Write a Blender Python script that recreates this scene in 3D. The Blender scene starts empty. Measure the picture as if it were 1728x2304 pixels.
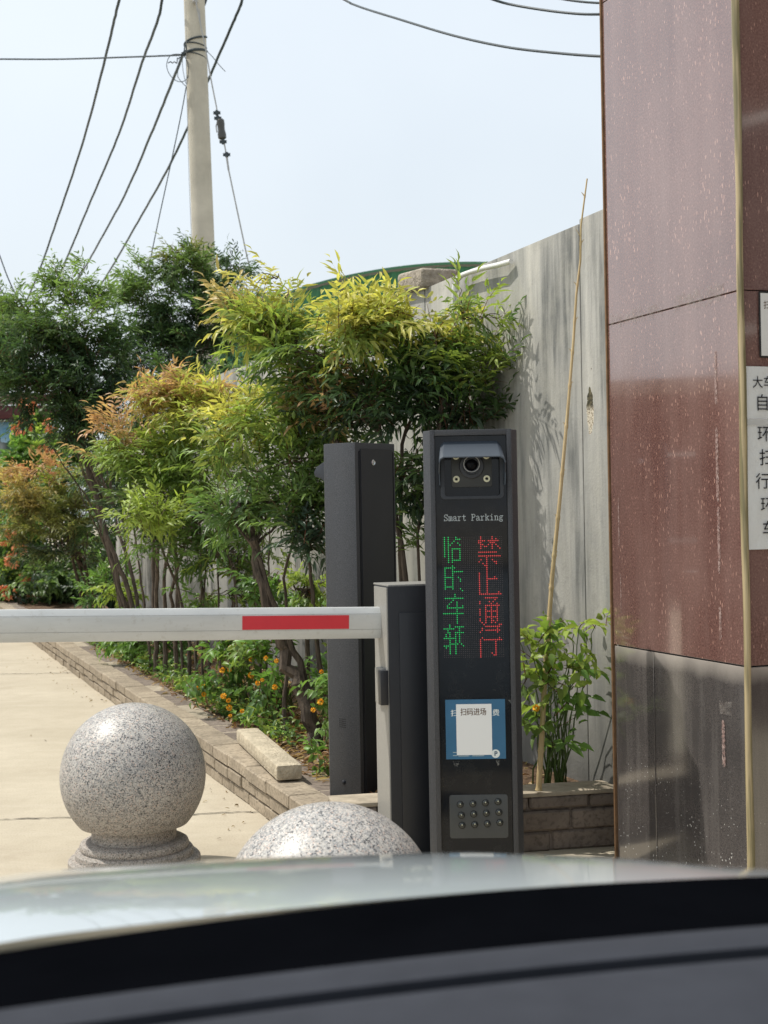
import bpy, bmesh, math, random
import numpy as np
from mathutils import Vector, Matrix
random.seed(7); RNG = np.random.default_rng(11)
S = bpy.context.scene; COL = S.collection; R = math.radians

# ------------------------------------------------------------------ camera
EYE, FOC, PSI = 1.25, 3100.0, .018           # eye height, focal length in photo pixels, roll
cam = bpy.data.cameras.new('camera'); cam.sensor_fit = 'HORIZONTAL'; cam.sensor_width = 36
cam.lens = FOC / 1728 * 36; cam.clip_start = .05; cam.clip_end = 3000
cam.dof.use_dof = True; cam.dof.focus_distance = 5.2; cam.dof.aperture_fstop = 9.5
camo = bpy.data.objects.new('camera', cam); COL.objects.link(camo); S.camera = camo
rx, upv, bk = Vector((math.cos(PSI), 0, -math.sin(PSI))), Vector((math.sin(PSI), 0, math.cos(PSI))), Vector((0, -1, 0))
camo.matrix_world = Matrix(((rx.x, upv.x, bk.x, 0), (rx.y, upv.y, bk.y, 0), (rx.z, upv.z, bk.z, EYE), (0, 0, 0, 1)))

# ------------------------------------------------------------------ light
SUN = Vector((-.50, .12, .86)).normalized()
sun = bpy.data.lights.new('sun', 'SUN'); sun.energy = 3.4; sun.angle = R(.5); sun.color = (1, .955, .87)
suno = bpy.data.objects.new('sun', sun); suno.rotation_euler = SUN.to_track_quat('Z', 'Y').to_euler(); suno.location = (-5, -2, 9); COL.objects.link(suno)
W = bpy.data.worlds.new('World'); S.world = W; W.use_nodes = True; wt = W.node_tree
sky = wt.nodes.new('ShaderNodeTexSky'); sky.sky_type = 'NISHITA'; sky.sun_disc = False
sky.sun_elevation = math.asin(SUN.z); sky.sun_rotation = math.atan2(SUN.x, SUN.y)
sky.air_density = 1.3; sky.dust_density = 5.5; sky.ozone_density = 3.0
hz = wt.nodes.new('ShaderNodeMix'); hz.data_type = 'RGBA'; hz.inputs[0].default_value = .80; hz.inputs[7].default_value = (6.65, 7.2, 7.65, 1)   # bright milky summer haze veiling the blue
wc_ = wt.nodes.new('ShaderNodeTexCoord'); wn = wt.nodes.new('ShaderNodeTexNoise'); wn.inputs['Scale'].default_value = 2.2; wn.inputs['Detail'].default_value = 5
wr = wt.nodes.new('ShaderNodeMapRange'); wr.inputs[1].default_value = .3; wr.inputs[2].default_value = .7; wr.inputs[3].default_value = .70; wr.inputs[4].default_value = .90
wt.links.new(wc_.outputs['Generated'], wn.inputs['Vector']); wt.links.new(wn.outputs[0], wr.inputs[0]); wt.links.new(wr.outputs[0], hz.inputs[0])
wt.links.new(sky.outputs[0], hz.inputs[6]); wt.links.new(hz.outputs[2], wt.nodes['Background'].inputs[0]); wt.nodes['Background'].inputs[1].default_value = .12
S.view_settings.view_transform = 'Standard'; S.view_settings.look = 'None'; S.view_settings.exposure = .26; S.view_settings.gamma = 1
S.view_settings.use_curve_mapping = False
S.cycles.max_bounces = 6; S.cycles.transparent_max_bounces = 8; S.cycles.use_denoising = True; S.cycles.sample_clamp_indirect = 6

# ------------------------------------------------------------------ helpers
def ray(u, v):
    du, dv = u - 864, 1152 - v
    return (du * math.cos(PSI) + dv * math.sin(PSI)) / FOC, (-du * math.sin(PSI) + dv * math.cos(PSI)) / FOC
def at(u, v, Y):                              # photo pixel and distance -> world point
    a, b = ray(u, v); return Vector((a * Y, Y, EYE + b * Y))
def atz(u, v, z):
    a, b = ray(u, v); Y = (z - EYE) / b; return Vector((a * Y, Y, z))
def on_plane(u, v, p0, n):
    a, b = ray(u, v); d = Vector((a, 1, b)); p0 = Vector(p0); n = Vector(n)
    t = (p0 - Vector((0, 0, EYE))).dot(n) / d.dot(n); return Vector((0, 0, EYE)) + d * t

def tag(o, label=None, cat=None, group=None, kind=None):
    if label: o['label'] = label
    if cat: o['category'] = cat
    if group: o['group'] = group
    if kind: o['kind'] = kind
    return o
def thing(name, label, cat, loc=(0, 0, 0), rz=0, group=None):
    o = bpy.data.objects.new(name, None); COL.objects.link(o); o.location = loc; o.rotation_euler = (0, 0, rz); o.empty_display_size = .1
    return tag(o, label, cat, group)
def link_mesh(name, me, mat, parent=None):
    o = bpy.data.objects.new(name, me); COL.objects.link(o)
    if mat and not me.materials: me.materials.append(mat)
    if parent is not None: o.parent = parent
    return o
def copy_tree(o, parent=None):
    c = o.copy(); COL.objects.link(c)
    if parent is not None: c.parent = parent
    for ch in list(o.children): copy_tree(ch, c)
    return c

class MB:
    def __init__(s): s.v = []; s.f = []
    def add(s, vs, fs):
        n = len(s.v); s.v += [tuple(v) for v in vs]; s.f += [tuple(i + n for i in f) for f in fs]; return s
    def box(s, c, d, rz=0, m=None):
        vs = []
        for z in (-.5, .5):
            for x, y in ((-.5, -.5), (.5, -.5), (.5, .5), (-.5, .5)):
                p = Vector((x * d[0], y * d[1], z * d[2]))
                if rz: p = Matrix.Rotation(rz, 3, 'Z') @ p
                if m: p = m @ p
                vs.append(p + Vector(c))
        return s.add(vs, [(3, 2, 1, 0), (4, 5, 6, 7), (0, 1, 5, 4), (1, 2, 6, 5), (2, 3, 7, 6), (3, 0, 4, 7)])
    def prism(s, poly, z0, z1, m=None):
        n = len(poly); vs = [Vector((x, y, z0)) for x, y in poly] + [Vector((x, y, z1)) for x, y in poly]
        if m: vs = [m @ v for v in vs]
        return s.add(vs, [tuple(range(n))[::-1], tuple(range(n, 2 * n))] + [(i, (i + 1) % n, n + (i + 1) % n, n + i) for i in range(n)])
    def tube(s, pts, rad, n=8, caps=True):
        pts = [Vector(p) for p in pts]; k = len(pts)
        if not hasattr(rad, '__len__'): rad = [rad] * k
        base = len(s.v); t0 = (pts[1] - pts[0]).normalized()
        nrm = t0.orthogonal().normalized()
        for i in range(k):
            t = (pts[min(i + 1, k - 1)] - pts[max(i - 1, 0)]).normalized()
            nrm = (nrm - t * nrm.dot(t)); nrm = nrm.normalized() if nrm.length > 1e-6 else t.orthogonal().normalized()
            b = t.cross(nrm)
            for j in range(n):
                a = 2 * math.pi * j / n; s.v.append(tuple(pts[i] + (nrm * math.cos(a) + b * math.sin(a)) * rad[i]))
        for i in range(k - 1):
            for j in range(n):
                a = base + i * n + j; b_ = base + i * n + (j + 1) % n; s.f.append((a, b_, b_ + n, a + n))
        if caps:
            s.f.append(tuple(base + j for j in range(n))[::-1]); s.f.append(tuple(base + (k - 1) * n + j for j in range(n)))
        return s
    def lathe(s, prof, n=64, m=None, caps=True):
        base = len(s.v)
        for r, z in prof:
            for j in range(n):
                a = 2 * math.pi * j / n; p = Vector((r * math.cos(a), r * math.sin(a), z))
                s.v.append(tuple(m @ p if m else p))
        for i in range(len(prof) - 1):
            for j in range(n):
                a = base + i * n + j; b = base + i * n + (j + 1) % n; s.f.append((a, b, b + n, a + n))
        if caps: s.f.append(tuple(base + j for j in range(n))[::-1]); s.f.append(tuple(base + (len(prof) - 1) * n + j for j in range(n)))
        return s
    def grid(s, P):                            # P[i][j] points
        h, w = len(P), len(P[0]); base = len(s.v)
        for row in P: s.v += [tuple(p) for p in row]
        for i in range(h - 1):
            for j in range(w - 1):
                a = base + i * w + j; s.f.append((a, a + 1, a + w + 1, a + w))
        return s
    def strokes(s, lines, w, o, ex, ez, d=0):  # flat pen strokes on a plane with axes ex, ez
        o = Vector(o); ex = Vector(ex); ez = Vector(ez); nn = ex.cross(ez)
        for ln in lines:
            for (x0, y0), (x1, y1) in zip(ln[:-1], ln[1:]):
                L = math.hypot(x1 - x0, y1 - y0) or 1e-6; dx, dy = (x1 - x0) / L * w / 2, (y1 - y0) / L * w / 2
                q = [(x0 - dx + dy, y0 - dy - dx), (x1 + dx + dy, y1 + dy - dx), (x1 + dx - dy, y1 + dy + dx), (x0 - dx - dy, y0 - dy + dx)]
                s.add([o + ex * a + ez * b + nn * d for a, b in q], [(0, 1, 2, 3)])
        return s
    def build(s, name, mat, parent=None, smooth=False, bevel=0, seg=2, off=None, angle=None):
        me = bpy.data.meshes.new(name)
        vs = s.v if off is None else [tuple(Vector(v) - Vector(off)) for v in s.v]
        me.from_pydata(vs, [], s.f)
        bm = bmesh.new(); bm.from_mesh(me); bmesh.ops.recalc_face_normals(bm, faces=bm.faces)
        if bevel:
            ed = [e for e in bm.edges if len(e.link_faces) == 2 and e.calc_face_angle(0) > R(20)]
            bmesh.ops.bevel(bm, geom=ed, offset=bevel, segments=seg, profile=.6, affect='EDGES')
        bm.to_mesh(me); bm.free()
        if smooth or bevel:
            me.polygons.foreach_set('use_smooth', [True] * len(me.polygons))
            me.set_sharp_from_angle(angle=R(angle or 35))
        me.update()
        return link_mesh(name, me, mat, parent)

def text_mesh(name, body, size, mat, parent, o, ex, ez, off=0, d=0, depth=0, center=True):
    cu = bpy.data.curves.new(name, 'FONT'); cu.body = body; cu.size = size; cu.offset = off; cu.extrude = depth; cu.resolution_u = 3
    to = bpy.data.objects.new(name, cu); COL.objects.link(to)
    bpy.context.view_layer.update()
    me = bpy.data.meshes.new_from_object(to.evaluated_get(bpy.context.evaluated_depsgraph_get()))
    bpy.data.objects.remove(to); bpy.data.curves.remove(cu)
    n = len(me.vertices); co = np.empty(n * 3); me.vertices.foreach_get('co', co); co = co.reshape(-1, 3)
    if center: co[:, :2] -= (co[:, :2].max(0) + co[:, :2].min(0)) / 2
    ex = np.array(ex); ez = np.array(ez); nn = np.cross(ex, ez)
    co = np.array(o) + co[:, :1] * ex + co[:, 1:2] * ez + (co[:, 2:3] + d) * nn
    me.vertices.foreach_set('co', co.ravel()); me.update(); me.name = name; me.materials.clear()
    return link_mesh(name, me, mat, parent)

class G:                                       # small node graph helper
    def __init__(s, name, base=(.5, .5, .5), rough=.5, spec=.5, metal=0, coat=0, coatr=.05, emit=None, es=0, ior=None):
        s.m = bpy.data.materials.new(name); s.m.use_nodes = True; s.t = s.m.node_tree; s.b = s.t.nodes['Principled BSDF']
        s.set('Base Color', (*base, 1)); s.set('Roughness', rough); s.set('Specular IOR Level', spec); s.set('Metallic', metal)
        s.set('Coat Weight', coat); s.set('Coat Roughness', coatr)
        if ior: s.set('IOR', ior)
        if emit: s.set('Emission Color', (*emit, 1)); s.set('Emission Strength', es)
        s._tc = None
    def set(s, k, v):
        if hasattr(v, 'node'): s.t.links.new(v, s.b.inputs[k])
        else: s.b.inputs[k].default_value = v
        return s
    def node(s, typ, ins=None, **kw):
        n = s.t.nodes.new(typ)
        for k, v in kw.items(): setattr(n, k, v)
        for k, v in (ins or {}).items():
            if v is None: continue
            if hasattr(v, 'node'): s.t.links.new(v, n.inputs[k])
            else: n.inputs[k].default_value = v
        return n
    @property
    def co(s):
        if s._tc is None: s._tc = s.node('ShaderNodeTexCoord').outputs['Object']
        return s._tc
    def map(s, sc=(1, 1, 1), loc=(0, 0, 0), rot=(0, 0, 0), vec=None): return s.node('ShaderNodeMapping', {0: vec or s.co, 'Scale': sc, 'Location': loc, 'Rotation': rot}).outputs[0]
    def noise(s, sc=5, det=4, ro=.55, vec=None, dist=0): return s.node('ShaderNodeTexNoise', {'Vector': vec or s.co, 'Scale': sc, 'Detail': det, 'Roughness': ro, 'Distortion': dist}).outputs[0]
    def vor(s, sc=5, feat='F1', vec=None, out='Distance', rnd=1): return s.node('ShaderNodeTexVoronoi', {'Vector': vec or s.co, 'Scale': sc, 'Randomness': rnd}, feature=feat).outputs[out]
    def ramp(s, fac, stops, interp='LINEAR'):
        n = s.node('ShaderNodeValToRGB', {0: fac}); cr = n.color_ramp; cr.interpolation = interp
        while len(cr.elements) < len(stops): cr.elements.new(.5)
        for e, (p, c) in zip(cr.elements, stops): e.position = p; e.color = (*c, 1) if hasattr(c, '__len__') else (c, c, c, 1)
        return n.outputs[0]
    def mix(s, fac, a, b, mode='MIX'):
        n = s.node('ShaderNodeMix', data_type='RGBA', blend_type=mode)
        for i, v in ((0, fac), (6, a), (7, b)):
            if hasattr(v, 'node'): s.t.links.new(v, n.inputs[i])
            else: n.inputs[i].default_value = v if i == 0 else ((*v, 1) if len(v) == 3 else v)
        return n.outputs[2]
    def math(s, op, a, b=None, c=None): return s.node('ShaderNodeMath', {0: a, 1: b, 2: c}, operation=op).outputs[0]
    def sep(s, vec=None): return s.node('ShaderNodeSeparateXYZ', {0: vec or s.co}).outputs
    def bump(s, h, st=.3, dist=.01):
        s.set('Normal', s.node('ShaderNodeBump', {'Height': h, 'Strength': st, 'Distance': dist}).outputs[0]); return s

def simple(name, base, rough=.5, spec=.5, metal=0, var=.15, sc=8, bsc=60, bst=.1, bd=.002, **kw):
    g = G(name, base, rough, spec, metal, **kw)
    n = g.noise(sc, 5, .6)
    g.set('Base Color', g.ramp(n, [(.25, tuple(c * (1 - var) for c in base)), (.75, tuple(min(1, c * (1 + var)) for c in base))]))
    if bst: g.bump(g.noise(bsc, 3), bst, bd)
    return g.m

# ------------------------------------------------------------------ materials
def m_concrete_ground():
    g = G('pale_concrete_paving', rough=.85, spec=.25)
    n1 = g.noise(.9, 6, .6); n2 = g.noise(9, 8, .7); n3 = g.noise(130, 2); st = g.noise(1, 5, .6, g.map((1.2, 6, 1), rot=(0, 0, -.37)))
    c = g.ramp(n1, [(.3, (.42, .365, .275)), (.7, (.53, .47, .365))])
    c = g.mix(g.ramp(n2, [(.35, .0), (.75, .45)]), c, (.36, .31, .235))
    c = g.mix(g.ramp(st, [(.55, .0), (.75, .35)]), c, (.58, .52, .42)); c = g.mix(g.ramp(g.noise(2.6, 6, .65), [(.56, .0), (.72, .35)]), c, (.33, .27, .2))
    c = g.mix(g.ramp(n3, [(.3, .35), (.5, .0)]), c, (.25, .21, .16))
    c = g.mix(g.math('LESS_THAN', g.vor(38), .045), c, (.13, .1, .08))
    g.set('Base Color', c); g.bump(g.mix(.5, n2, n3), .35, .006); return g.m
def m_granite():
    g = G('speckled_grey_granite', rough=.38, spec=.5)
    v1 = g.vor(310, out='Color'); a = g.sep(v1)[0]; n = g.noise(230, 4, .7); z = g.sep()[2]
    c = g.ramp(a, [(0, (.03, .03, .035)), (.09, (.08, .085, .09)), (.17, (.27, .27, .27)), (.45, (.40, .375, .345)), (.75, (.55, .52, .48)), (.93, (.56, .44, .37))], 'CONSTANT')
    c = g.mix(g.ramp(n, [(.38, .6), (.46, .0)]), c, (.09, .095, .1))
    c = g.mix(g.ramp(g.noise(60, 3), [(.5, .0), (.7, .5)]), c, (.56, .53, .48))
    dirt = g.math('MULTIPLY', g.ramp(g.math('ADD', z, g.math('MULTIPLY', g.noise(5, 4), .18)), [(.26, .5), (.42, .0)]), .7)
    c = g.mix(dirt, c, (.24, .19, .14))
    g.set('Base Color', c); g.set('Roughness', g.ramp(z, [(.2, .75), (.4, .42)])); g.bump(n, .12, .002); return g.m
def m_wall():
    g = G('weathered_concrete_panel', rough=.88, spec=.2); x, y, z = g.sep()
    st = g.noise(1, 6, .62, g.map((5.5, 5.5, .75))); st2 = g.noise(1, 4, .6, g.map((17, 17, 1.3))); n = g.noise(3.3, 7, .65); f = g.noise(90, 3)
    c = g.ramp(st, [(.36, (.12, .125, .12)), (.48, (.29, .288, .27)), (.66, (.47, .455, .41))])
    c = g.mix(g.ramp(st2, [(.5, .0), (.68, .5)]), c, (.5, .49, .45))
    c = g.mix(g.ramp(n, [(.45, .0), (.66, .7)]), c, (.35, .34, .30)); c = g.mix(g.ramp(g.noise(14, 6, .7), [(.52, .0), (.7, .35)]), c, (.2, .2, .185))
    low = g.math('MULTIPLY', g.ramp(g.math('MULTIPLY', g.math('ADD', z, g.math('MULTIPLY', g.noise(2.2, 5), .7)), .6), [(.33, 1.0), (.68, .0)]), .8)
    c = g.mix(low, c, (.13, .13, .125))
    top = g.ramp(g.math('ADD', z, g.math('MULTIPLY', g.noise(9, 5), .12)), [(2.25, .0), (2.38, .6)])
    c = g.mix(g.math('LESS_THAN', g.vor(9), .03), c, (.12, .11, .09))
    # the chipped hole low on the first panel
    dx = g.math('DIVIDE', g.math('SUBTRACT', x, .112), .026); dz = g.math('DIVIDE', g.math('SUBTRACT', z, 1.62), .085)
    r2 = g.math('ADD', g.math('ADD', g.math('MULTIPLY', dx, dx), g.math('MULTIPLY', dz, dz)), g.math('MULTIPLY', g.math('SUBTRACT', g.noise(40, 4), .5), 1.6))
    hole = g.math('LESS_THAN', r2, 1.0)
    hc = g.mix(g.ramp(dz, [(0, 0.0), (.3, 1.0)]), g.ramp(g.noise(150, 2), [(.42, (.16, .12, .08)), (.5, (.55, .5, .4))]), g.ramp(g.noise(60, 3), [(.4, (.03, .028, .02)), (.7, (.16, .14, .08))]))
    c = g.mix(hole, c, hc)
    g.set('Base Color', c); g.bump(g.math('SUBTRACT', g.mix(.35, n, f), g.math('MULTIPLY', hole, 2.0)), .45, .008); return g.m
def m_red_granite(name='polished_red_granite'):
    g = G(name, rough=.1, spec=.9, coat=1, coatr=.03); x, y, z = g.sep()
    g.set('Coat IOR', 1.75)
    n = g.noise(2.2, 6, .6, g.map((2, 2, .5))); f = g.noise(160, 3)
    c = g.ramp(n, [(.3, (.15, .078, .066)), (.7, (.225, .125, .105))])
    c = g.mix(g.ramp(f, [(.4, .5), (.6, .0)]), c, (.07, .02, .018))
    fl = g.vor(62, vec=g.map((1.6, 1.6, .42))); msk = g.ramp(g.noise(4, 3), [(.34, .06), (.6, .19)])
    c = g.mix(g.math('LESS_THAN', fl, msk), c, (.50, .29, .23))
    fl2 = g.vor(120, vec=g.map((1.4, 1.4, .5))); c = g.mix(g.math('MULTIPLY', g.math('LESS_THAN', fl2, .19), .6), c, (.40, .21, .17))
    st = g.ramp(g.noise(1, 5, .6, g.map((9, 9, .8))), [(.4, .0), (.72, .3)]); c = g.mix(st, c, (.31, .21, .185)); c = g.mix(g.ramp(g.noise(2.5, 5, .6), [(.45, 0), (.7, .3)]), c, (.3, .19, .165))
    g.set('Base Color', c); g.set('Roughness', g.ramp(n, [(.3, .08), (.8, .2)])); g.set('Coat Roughness', g.ramp(n, [(.3, .02), (.8, .1)]))
    g.bump(g.noise(3, 2), .04, .01); return g.m
def m_grey_granite():
    g = G('polished_dark_grey_granite', rough=.12, spec=.8, coat=1, coatr=.05); x, y, z = g.sep()
    g.set('Coat IOR', 1.65)
    n = g.noise(3, 6, .6); f = g.noise(300, 2)
    c = g.ramp(n, [(.3, (.075, .068, .066)), (.7, (.125, .11, .104))]); c = g.mix(g.ramp(f, [(.4, .5), (.6, 0)]), c, (.03, .028, .028))
    dens = g.ramp(z, [(.0, .22), (.35, .1), (.6, .02)])
    c = g.mix(g.math('LESS_THAN', g.vor(75, vec=g.map((1, 1, .8))), g.math('MULTIPLY', dens, g.ramp(g.noise(7, 3), [(.4, .2), (.6, 1.2)]))), c, (.55, .54, .52))
    c = g.mix(g.ramp(g.math('ADD', z, g.math('MULTIPLY', g.noise(8, 4), .05)), [(.745, .0), (.80, .85)]), c, (.42, .38, .34))
    st = g.ramp(g.noise(1, 5, .6, g.map((22, 22, 1.4))), [(.5, .0), (.8, .25)]); c = g.mix(st, c, (.3, .28, .26))
    g.set('Base Color', c); g.set('Coat Roughness', g.ramp(n, [(.3, .05), (.8, .2)])); return g.m
def m_black_paint(name='hammered_charcoal_paint', base=(.035, .037, .042)):
    g = G(name, base, .42, .5); n = g.noise(420, 2, .5); v = g.vor(330)
    g.set('Base Color', g.ramp(n, [(.35, tuple(c * .6 for c in base)), (.7, tuple(c * 2.0 for c in base))]))
    g.set('Roughness', g.ramp(g.noise(6, 4), [(.3, .38), (.7, .55)])); g.bump(g.mix(.5, n, v), .35, .0012); return g.m
def m_brick(name, base):
    g = G(name, base, .92, .15); n = g.noise(7, 8, .7); n2 = g.noise(60, 4); rnd = g.node('ShaderNodeNewGeometry').outputs['Random Per Island']
    c = g.ramp(n, [(.25, tuple(v * .55 for v in base)), (.5, base), (.8, tuple(v * 1.35 for v in base))])
    c = g.mix(g.math('MULTIPLY', rnd, .45), c, tuple(v * .6 for v in base)); c = g.mix(g.ramp(n2, [(.35, .6), (.5, 0)]), c, tuple(v * .4 for v in base))
    g.set('Base Color', c); g.bump(g.mix(.5, n, n2), .6, .008); return g.m
def m_leaf(name, rough=.4, trans=.46):
    g = G(name, rough=rough, spec=.45); a = g.node('ShaderNodeAttribute', attribute_name='Col').outputs[0]
    g.set('Base Color', a); tr = g.node('ShaderNodeBsdfTranslucent', {0: g.mix(1, a, (1.15, 1.2, .75), 'MULTIPLY')})
    mx = g.node('ShaderNodeMixShader', {0: trans, 1: g.b.outputs[0], 2: tr.outputs[0]})
    g.t.links.new(mx.outputs[0], g.t.nodes['Material Output'].inputs[0]); return g.m
def m_bark(name='grey_brown_bark', a=(.05, .04, .032), b=(.16, .125, .095)):
    g = G(name, rough=.9, spec=.2); n = g.noise(1, 6, .7, g.map((60, 60, 9))); g.set('Base Color', g.ramp(n, [(.35, a), (.7, b)])); g.bump(n, .8, .01); return g.m
def m_bamboo():
    g = G('dry_bamboo', rough=.45, spec=.4); n = g.noise(1, 5, .6, g.map((90, 90, 4))); n2 = g.noise(4, 4)
    g.set('Base Color', g.mix(g.ramp(n2, [(.45, 0), (.7, .5)]), g.ramp(n, [(.3, (.42, .30, .15)), (.7, (.62, .48, .27))]), (.38, .33, .13))); return g.m
def m_soil():
    g = G('dry_garden_soil', rough=.95, spec=.1); n = g.noise(6, 9, .75); n2 = g.noise(45, 5)
    c = g.ramp(n, [(.3, (.07, .045, .028)), (.6, (.17, .115, .075)), (.8, (.27, .2, .13))]); c = g.mix(g.ramp(n2, [(.4, .6), (.55, 0)]), c, (.05, .03, .02))
    g.set('Base Color', c); g.bump(g.mix(.5, n, n2), .9, .03); return g.m
def m_boom():
    g = G('brushed_silver_boom', (.58, .6, .6), .38, .5, .15); x, y, z = g.sep()
    n = g.noise(2.5, 6, .65, g.map((1, 1, 6))); sp = g.noise(40, 5, .75)
    c = g.ramp(n, [(.3, (.50, .515, .51)), (.7, (.62, .635, .63))]); c = g.mix(g.ramp(sp, [(.56, 0), (.7, .4)]), c, (.36, .34, .3)); g.set('Base Color', c)
    g.set('Roughness', g.ramp(n, [(.3, .3), (.7, .5)])); return g.m
M = dict(ground=m_concrete_ground(), granite=m_granite(), wall=m_wall(), red=m_red_granite(), grey=m_grey_granite(), paint=m_black_paint(),
         panel=simple('satin_black_panel', (.016, .018, .023), .38, .5, var=.1, bst=.05), brick=m_brick('sandy_grey_block', (.36, .30, .225)), dbrick=m_brick('dark_aged_block', (.225, .185, .155)),
         mortar=simple('sandy_mortar', (.36, .31, .24), .95, .1, var=.3, sc=15, bst=.6, bd=.006), leaf=m_leaf('nandina_leaf'), bark=m_bark(), bamboo=m_bamboo(), soil=m_soil(),
         white=simple('white_plastic', (.72, .72, .7), .45, .4, var=.06), alu=m_boom(),
         pole=simple('concrete_pole_skin', (.47, .445, .375), .85, .2, var=.16, sc=3, bst=.35, bd=.004), wire=simple('black_cable_sheath', (.03, .045, .055), .55, var=.2), steel=simple('galvanised_steel', (.35, .35, .34), .5, .5, .6, var=.2),
         chrome=simple('chrome', (.7, .72, .75), .12, .5, 1, var=.05, bst=0), redtape=simple('red_reflective_tape', (.55, .018, .03), .3, .5, var=.08), dark=simple('flat_black', (.012, .012, .014), .7, .2))  # dark: near-black of joints, cores, door seal and grille holes
def glassblack():
    g = G('black_display_glass', (.004, .006, .010), .06, .32, coat=.0); n = g.noise(4, 4)
    g.set('Roughness', g.ramp(n, [(.3, .04), (.8, .16)])); g.set('Base Color', g.ramp(g.noise(9, 6, .7), [(.5, (.004, .006, .010)), (.8, (.018, .02, .022))])); return g.m
M['glass'] = glassblack()

# ------------------------------------------------------------------ ground
gm = MB()
xs = [-400, -60, -20, -8, -4, -2, 0, 2, 4, 8, 20, 60, 400]; ys = [-400, -60, -20, -8, -4, 0, 4, 8, 14, 20, 30, 60, 400]
gm.grid([[(x, y, 0) for x in xs] for y in ys]); go = gm.build('ground', M['ground']); tag(go, kind='structure')
D = Vector((-.349, .937, 0)).normalized(); Nn = Vector((D.y, -D.x, 0))       # road direction and its right-hand normal
def crack(p, q, w, seed):
    r = random.Random(seed); p = Vector(p); q = Vector(q); n = 60; L = (q - p).length; s = Vector((-(q - p).y, (q - p).x, 0)).normalized(); m = MB(); a = []; b = []; o = 0
    for i in range(n + 1):
        o = o * .85 + r.uniform(-.012, .012); c = p.lerp(q, i / n) + s * o; ww = w * r.uniform(.35, 1.2)
        a.append((*(c + s * ww).xy, .004)); b.append((*(c - s * ww).xy, .004))
    return m.grid([a, b])
ck = crack(atz(-120, 1851, 0), atz(592, 1828, 0), .0055, 3); ck2 = crack(atz(-200, 1520, 0), atz(164, 1514, 0), .006, 5)
ck.add(ck2.v, ck2.f); tag(ck.build('ground_joint', M['dark']), kind='structure')

# ------------------------------------------------------------------ boundary wall
W0 = Vector((.834, 5.16, 0)); wrz = math.atan2(D.y, D.x)
H_W = 2.36
wall = thing('boundary_wall', 'long streaked grey concrete panel wall behind the shrubs, running back from the granite pillar', 'wall', W0, wrz)
js = [-.62, .177, 1.76, 3.3, 4.85, 6.4, 7.95, 9.5, 11.05]
core = MB().box(((js[0] + js[-1]) / 2 + .005, -.085, H_W / 2 - .01), (js[-1] - js[0] - .02, .09, H_W - .02))
core.build('wall_core', M['dark'], wall)
for i in range(len(js) - 1):
    a, b = js[i] + .0035, js[i + 1] - .0035; t = MB(); dz = random.Random(i).uniform(-.012, .012); dy = random.Random(i + 9).uniform(-.004, .004)
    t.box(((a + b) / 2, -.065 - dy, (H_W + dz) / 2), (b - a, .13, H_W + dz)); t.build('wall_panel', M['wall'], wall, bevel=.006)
# the wall face looks along +y of the wall's own frame (towards the road)
def wallpt(t, z, out=0): return W0 + D * t - Nn * out + Vector((0, 0, z))

pip = MB(); c0 = on_plane(1120, 599, wallpt(0, 0, -.04), Nn)
p = [on_plane(u, v, wallpt(0, 0, .035), Nn) for u, v in ((1122, 596), (1090, 603), (1062, 611), (1040, 619), (1029, 630), (1024, 646), (1022, 664), (1021, 720), (1021, 900))]
p = [on_plane(1150, 588, wallpt(0, 0, .02), Nn)] + p
pt = thing('conduit_pipe', 'white plastic pipe bending over the top of the concrete wall', 'pipe', p[-1])
pip.tube(p, .0115, 12).build('pipe', M['white'], pt, smooth=True, off=p[-1])
cl = MB().tube([p[-4] + Vector((0, 0, .012)), p[-4] - Vector((0, 0, .022))], .016, 12); cl.build('pipe_collar', M['white'], pt, smooth=True, off=p[-1])
bp = on_plane(988, 640, wallpt(0, 0, -.06), Nn); bp.z = H_W + .045
st = MB().box((0, 0, 0), (.34, .2, .1)); so = st.build('stone_block', simple('pebbly_stone', (.33, .29, .24), .95, .1, var=.4, sc=35, bsc=40, bst=1, bd=.015), bevel=.022, seg=3)
so.location = bp + D * .15; so.rotation_euler = (0, R(-4), wrz); tag(so, 'rough pebbly stone block lying on top of the concrete wall', 'stone block')

# ------------------------------------------------------------------ green barrel-roofed building
gb = thing('green_building', 'green corrugated metal building with curved roof behind the wall', 'building', (1.3, 22, 0))
gmat = G('green_corrugated_sheet', rough=.5, spec=.4); wx = gmat.sep()[0]
gmat.set('Base Color', gmat.ramp(gmat.noise(3, 4, .6, gmat.map((6, 1, .5))), [(.3, (.03, .14, .065)), (.7, (.06, .22, .10))]))
g2 = G('green_roof_edge', (.045, .17, .08), .45)
Rr, hw = 9.3, 4.6; zt = at(1045, 597, 22).z; cx = 0.0; m = MB(); N_ = 150
ztop = lambda x: zt - (Rr - math.sqrt(Rr * Rr - x * x))
fr = []
for i in range(N_ + 1):
    x = -hw + 2 * hw * i / N_; y = .02 * (1 if (i % 3) else -1); fr.append((x, y))
m.grid([[(x, y, 0) for x, y in fr], [(x, y, ztop(x) - .02) for x, y in fr]]); m.grid([[(fr[-1][0], fr[-1][1], 0), (fr[-1][0], 10, 0)], [(fr[-1][0], fr[-1][1], ztop(hw)), (fr[-1][0], 10, ztop(hw))]])
m.grid([[(fr[0][0], fr[0][1], 0), (fr[0][0], 10, 0)], [(fr[0][0], fr[0][1], ztop(hw)), (fr[0][0], 10, ztop(hw))]])
m.build('wall', gmat.m, gb)
rf = MB(); xsr = np.linspace(-hw - .15, hw + .15, 60)
rf.grid([[(x, -.05, zt - (Rr - math.sqrt(Rr * Rr - x * x)) + .05) for x in xsr], [(x, 10.2, zt - (Rr - math.sqrt(Rr * Rr - x * x)) + .05) for x in xsr]])
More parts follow.
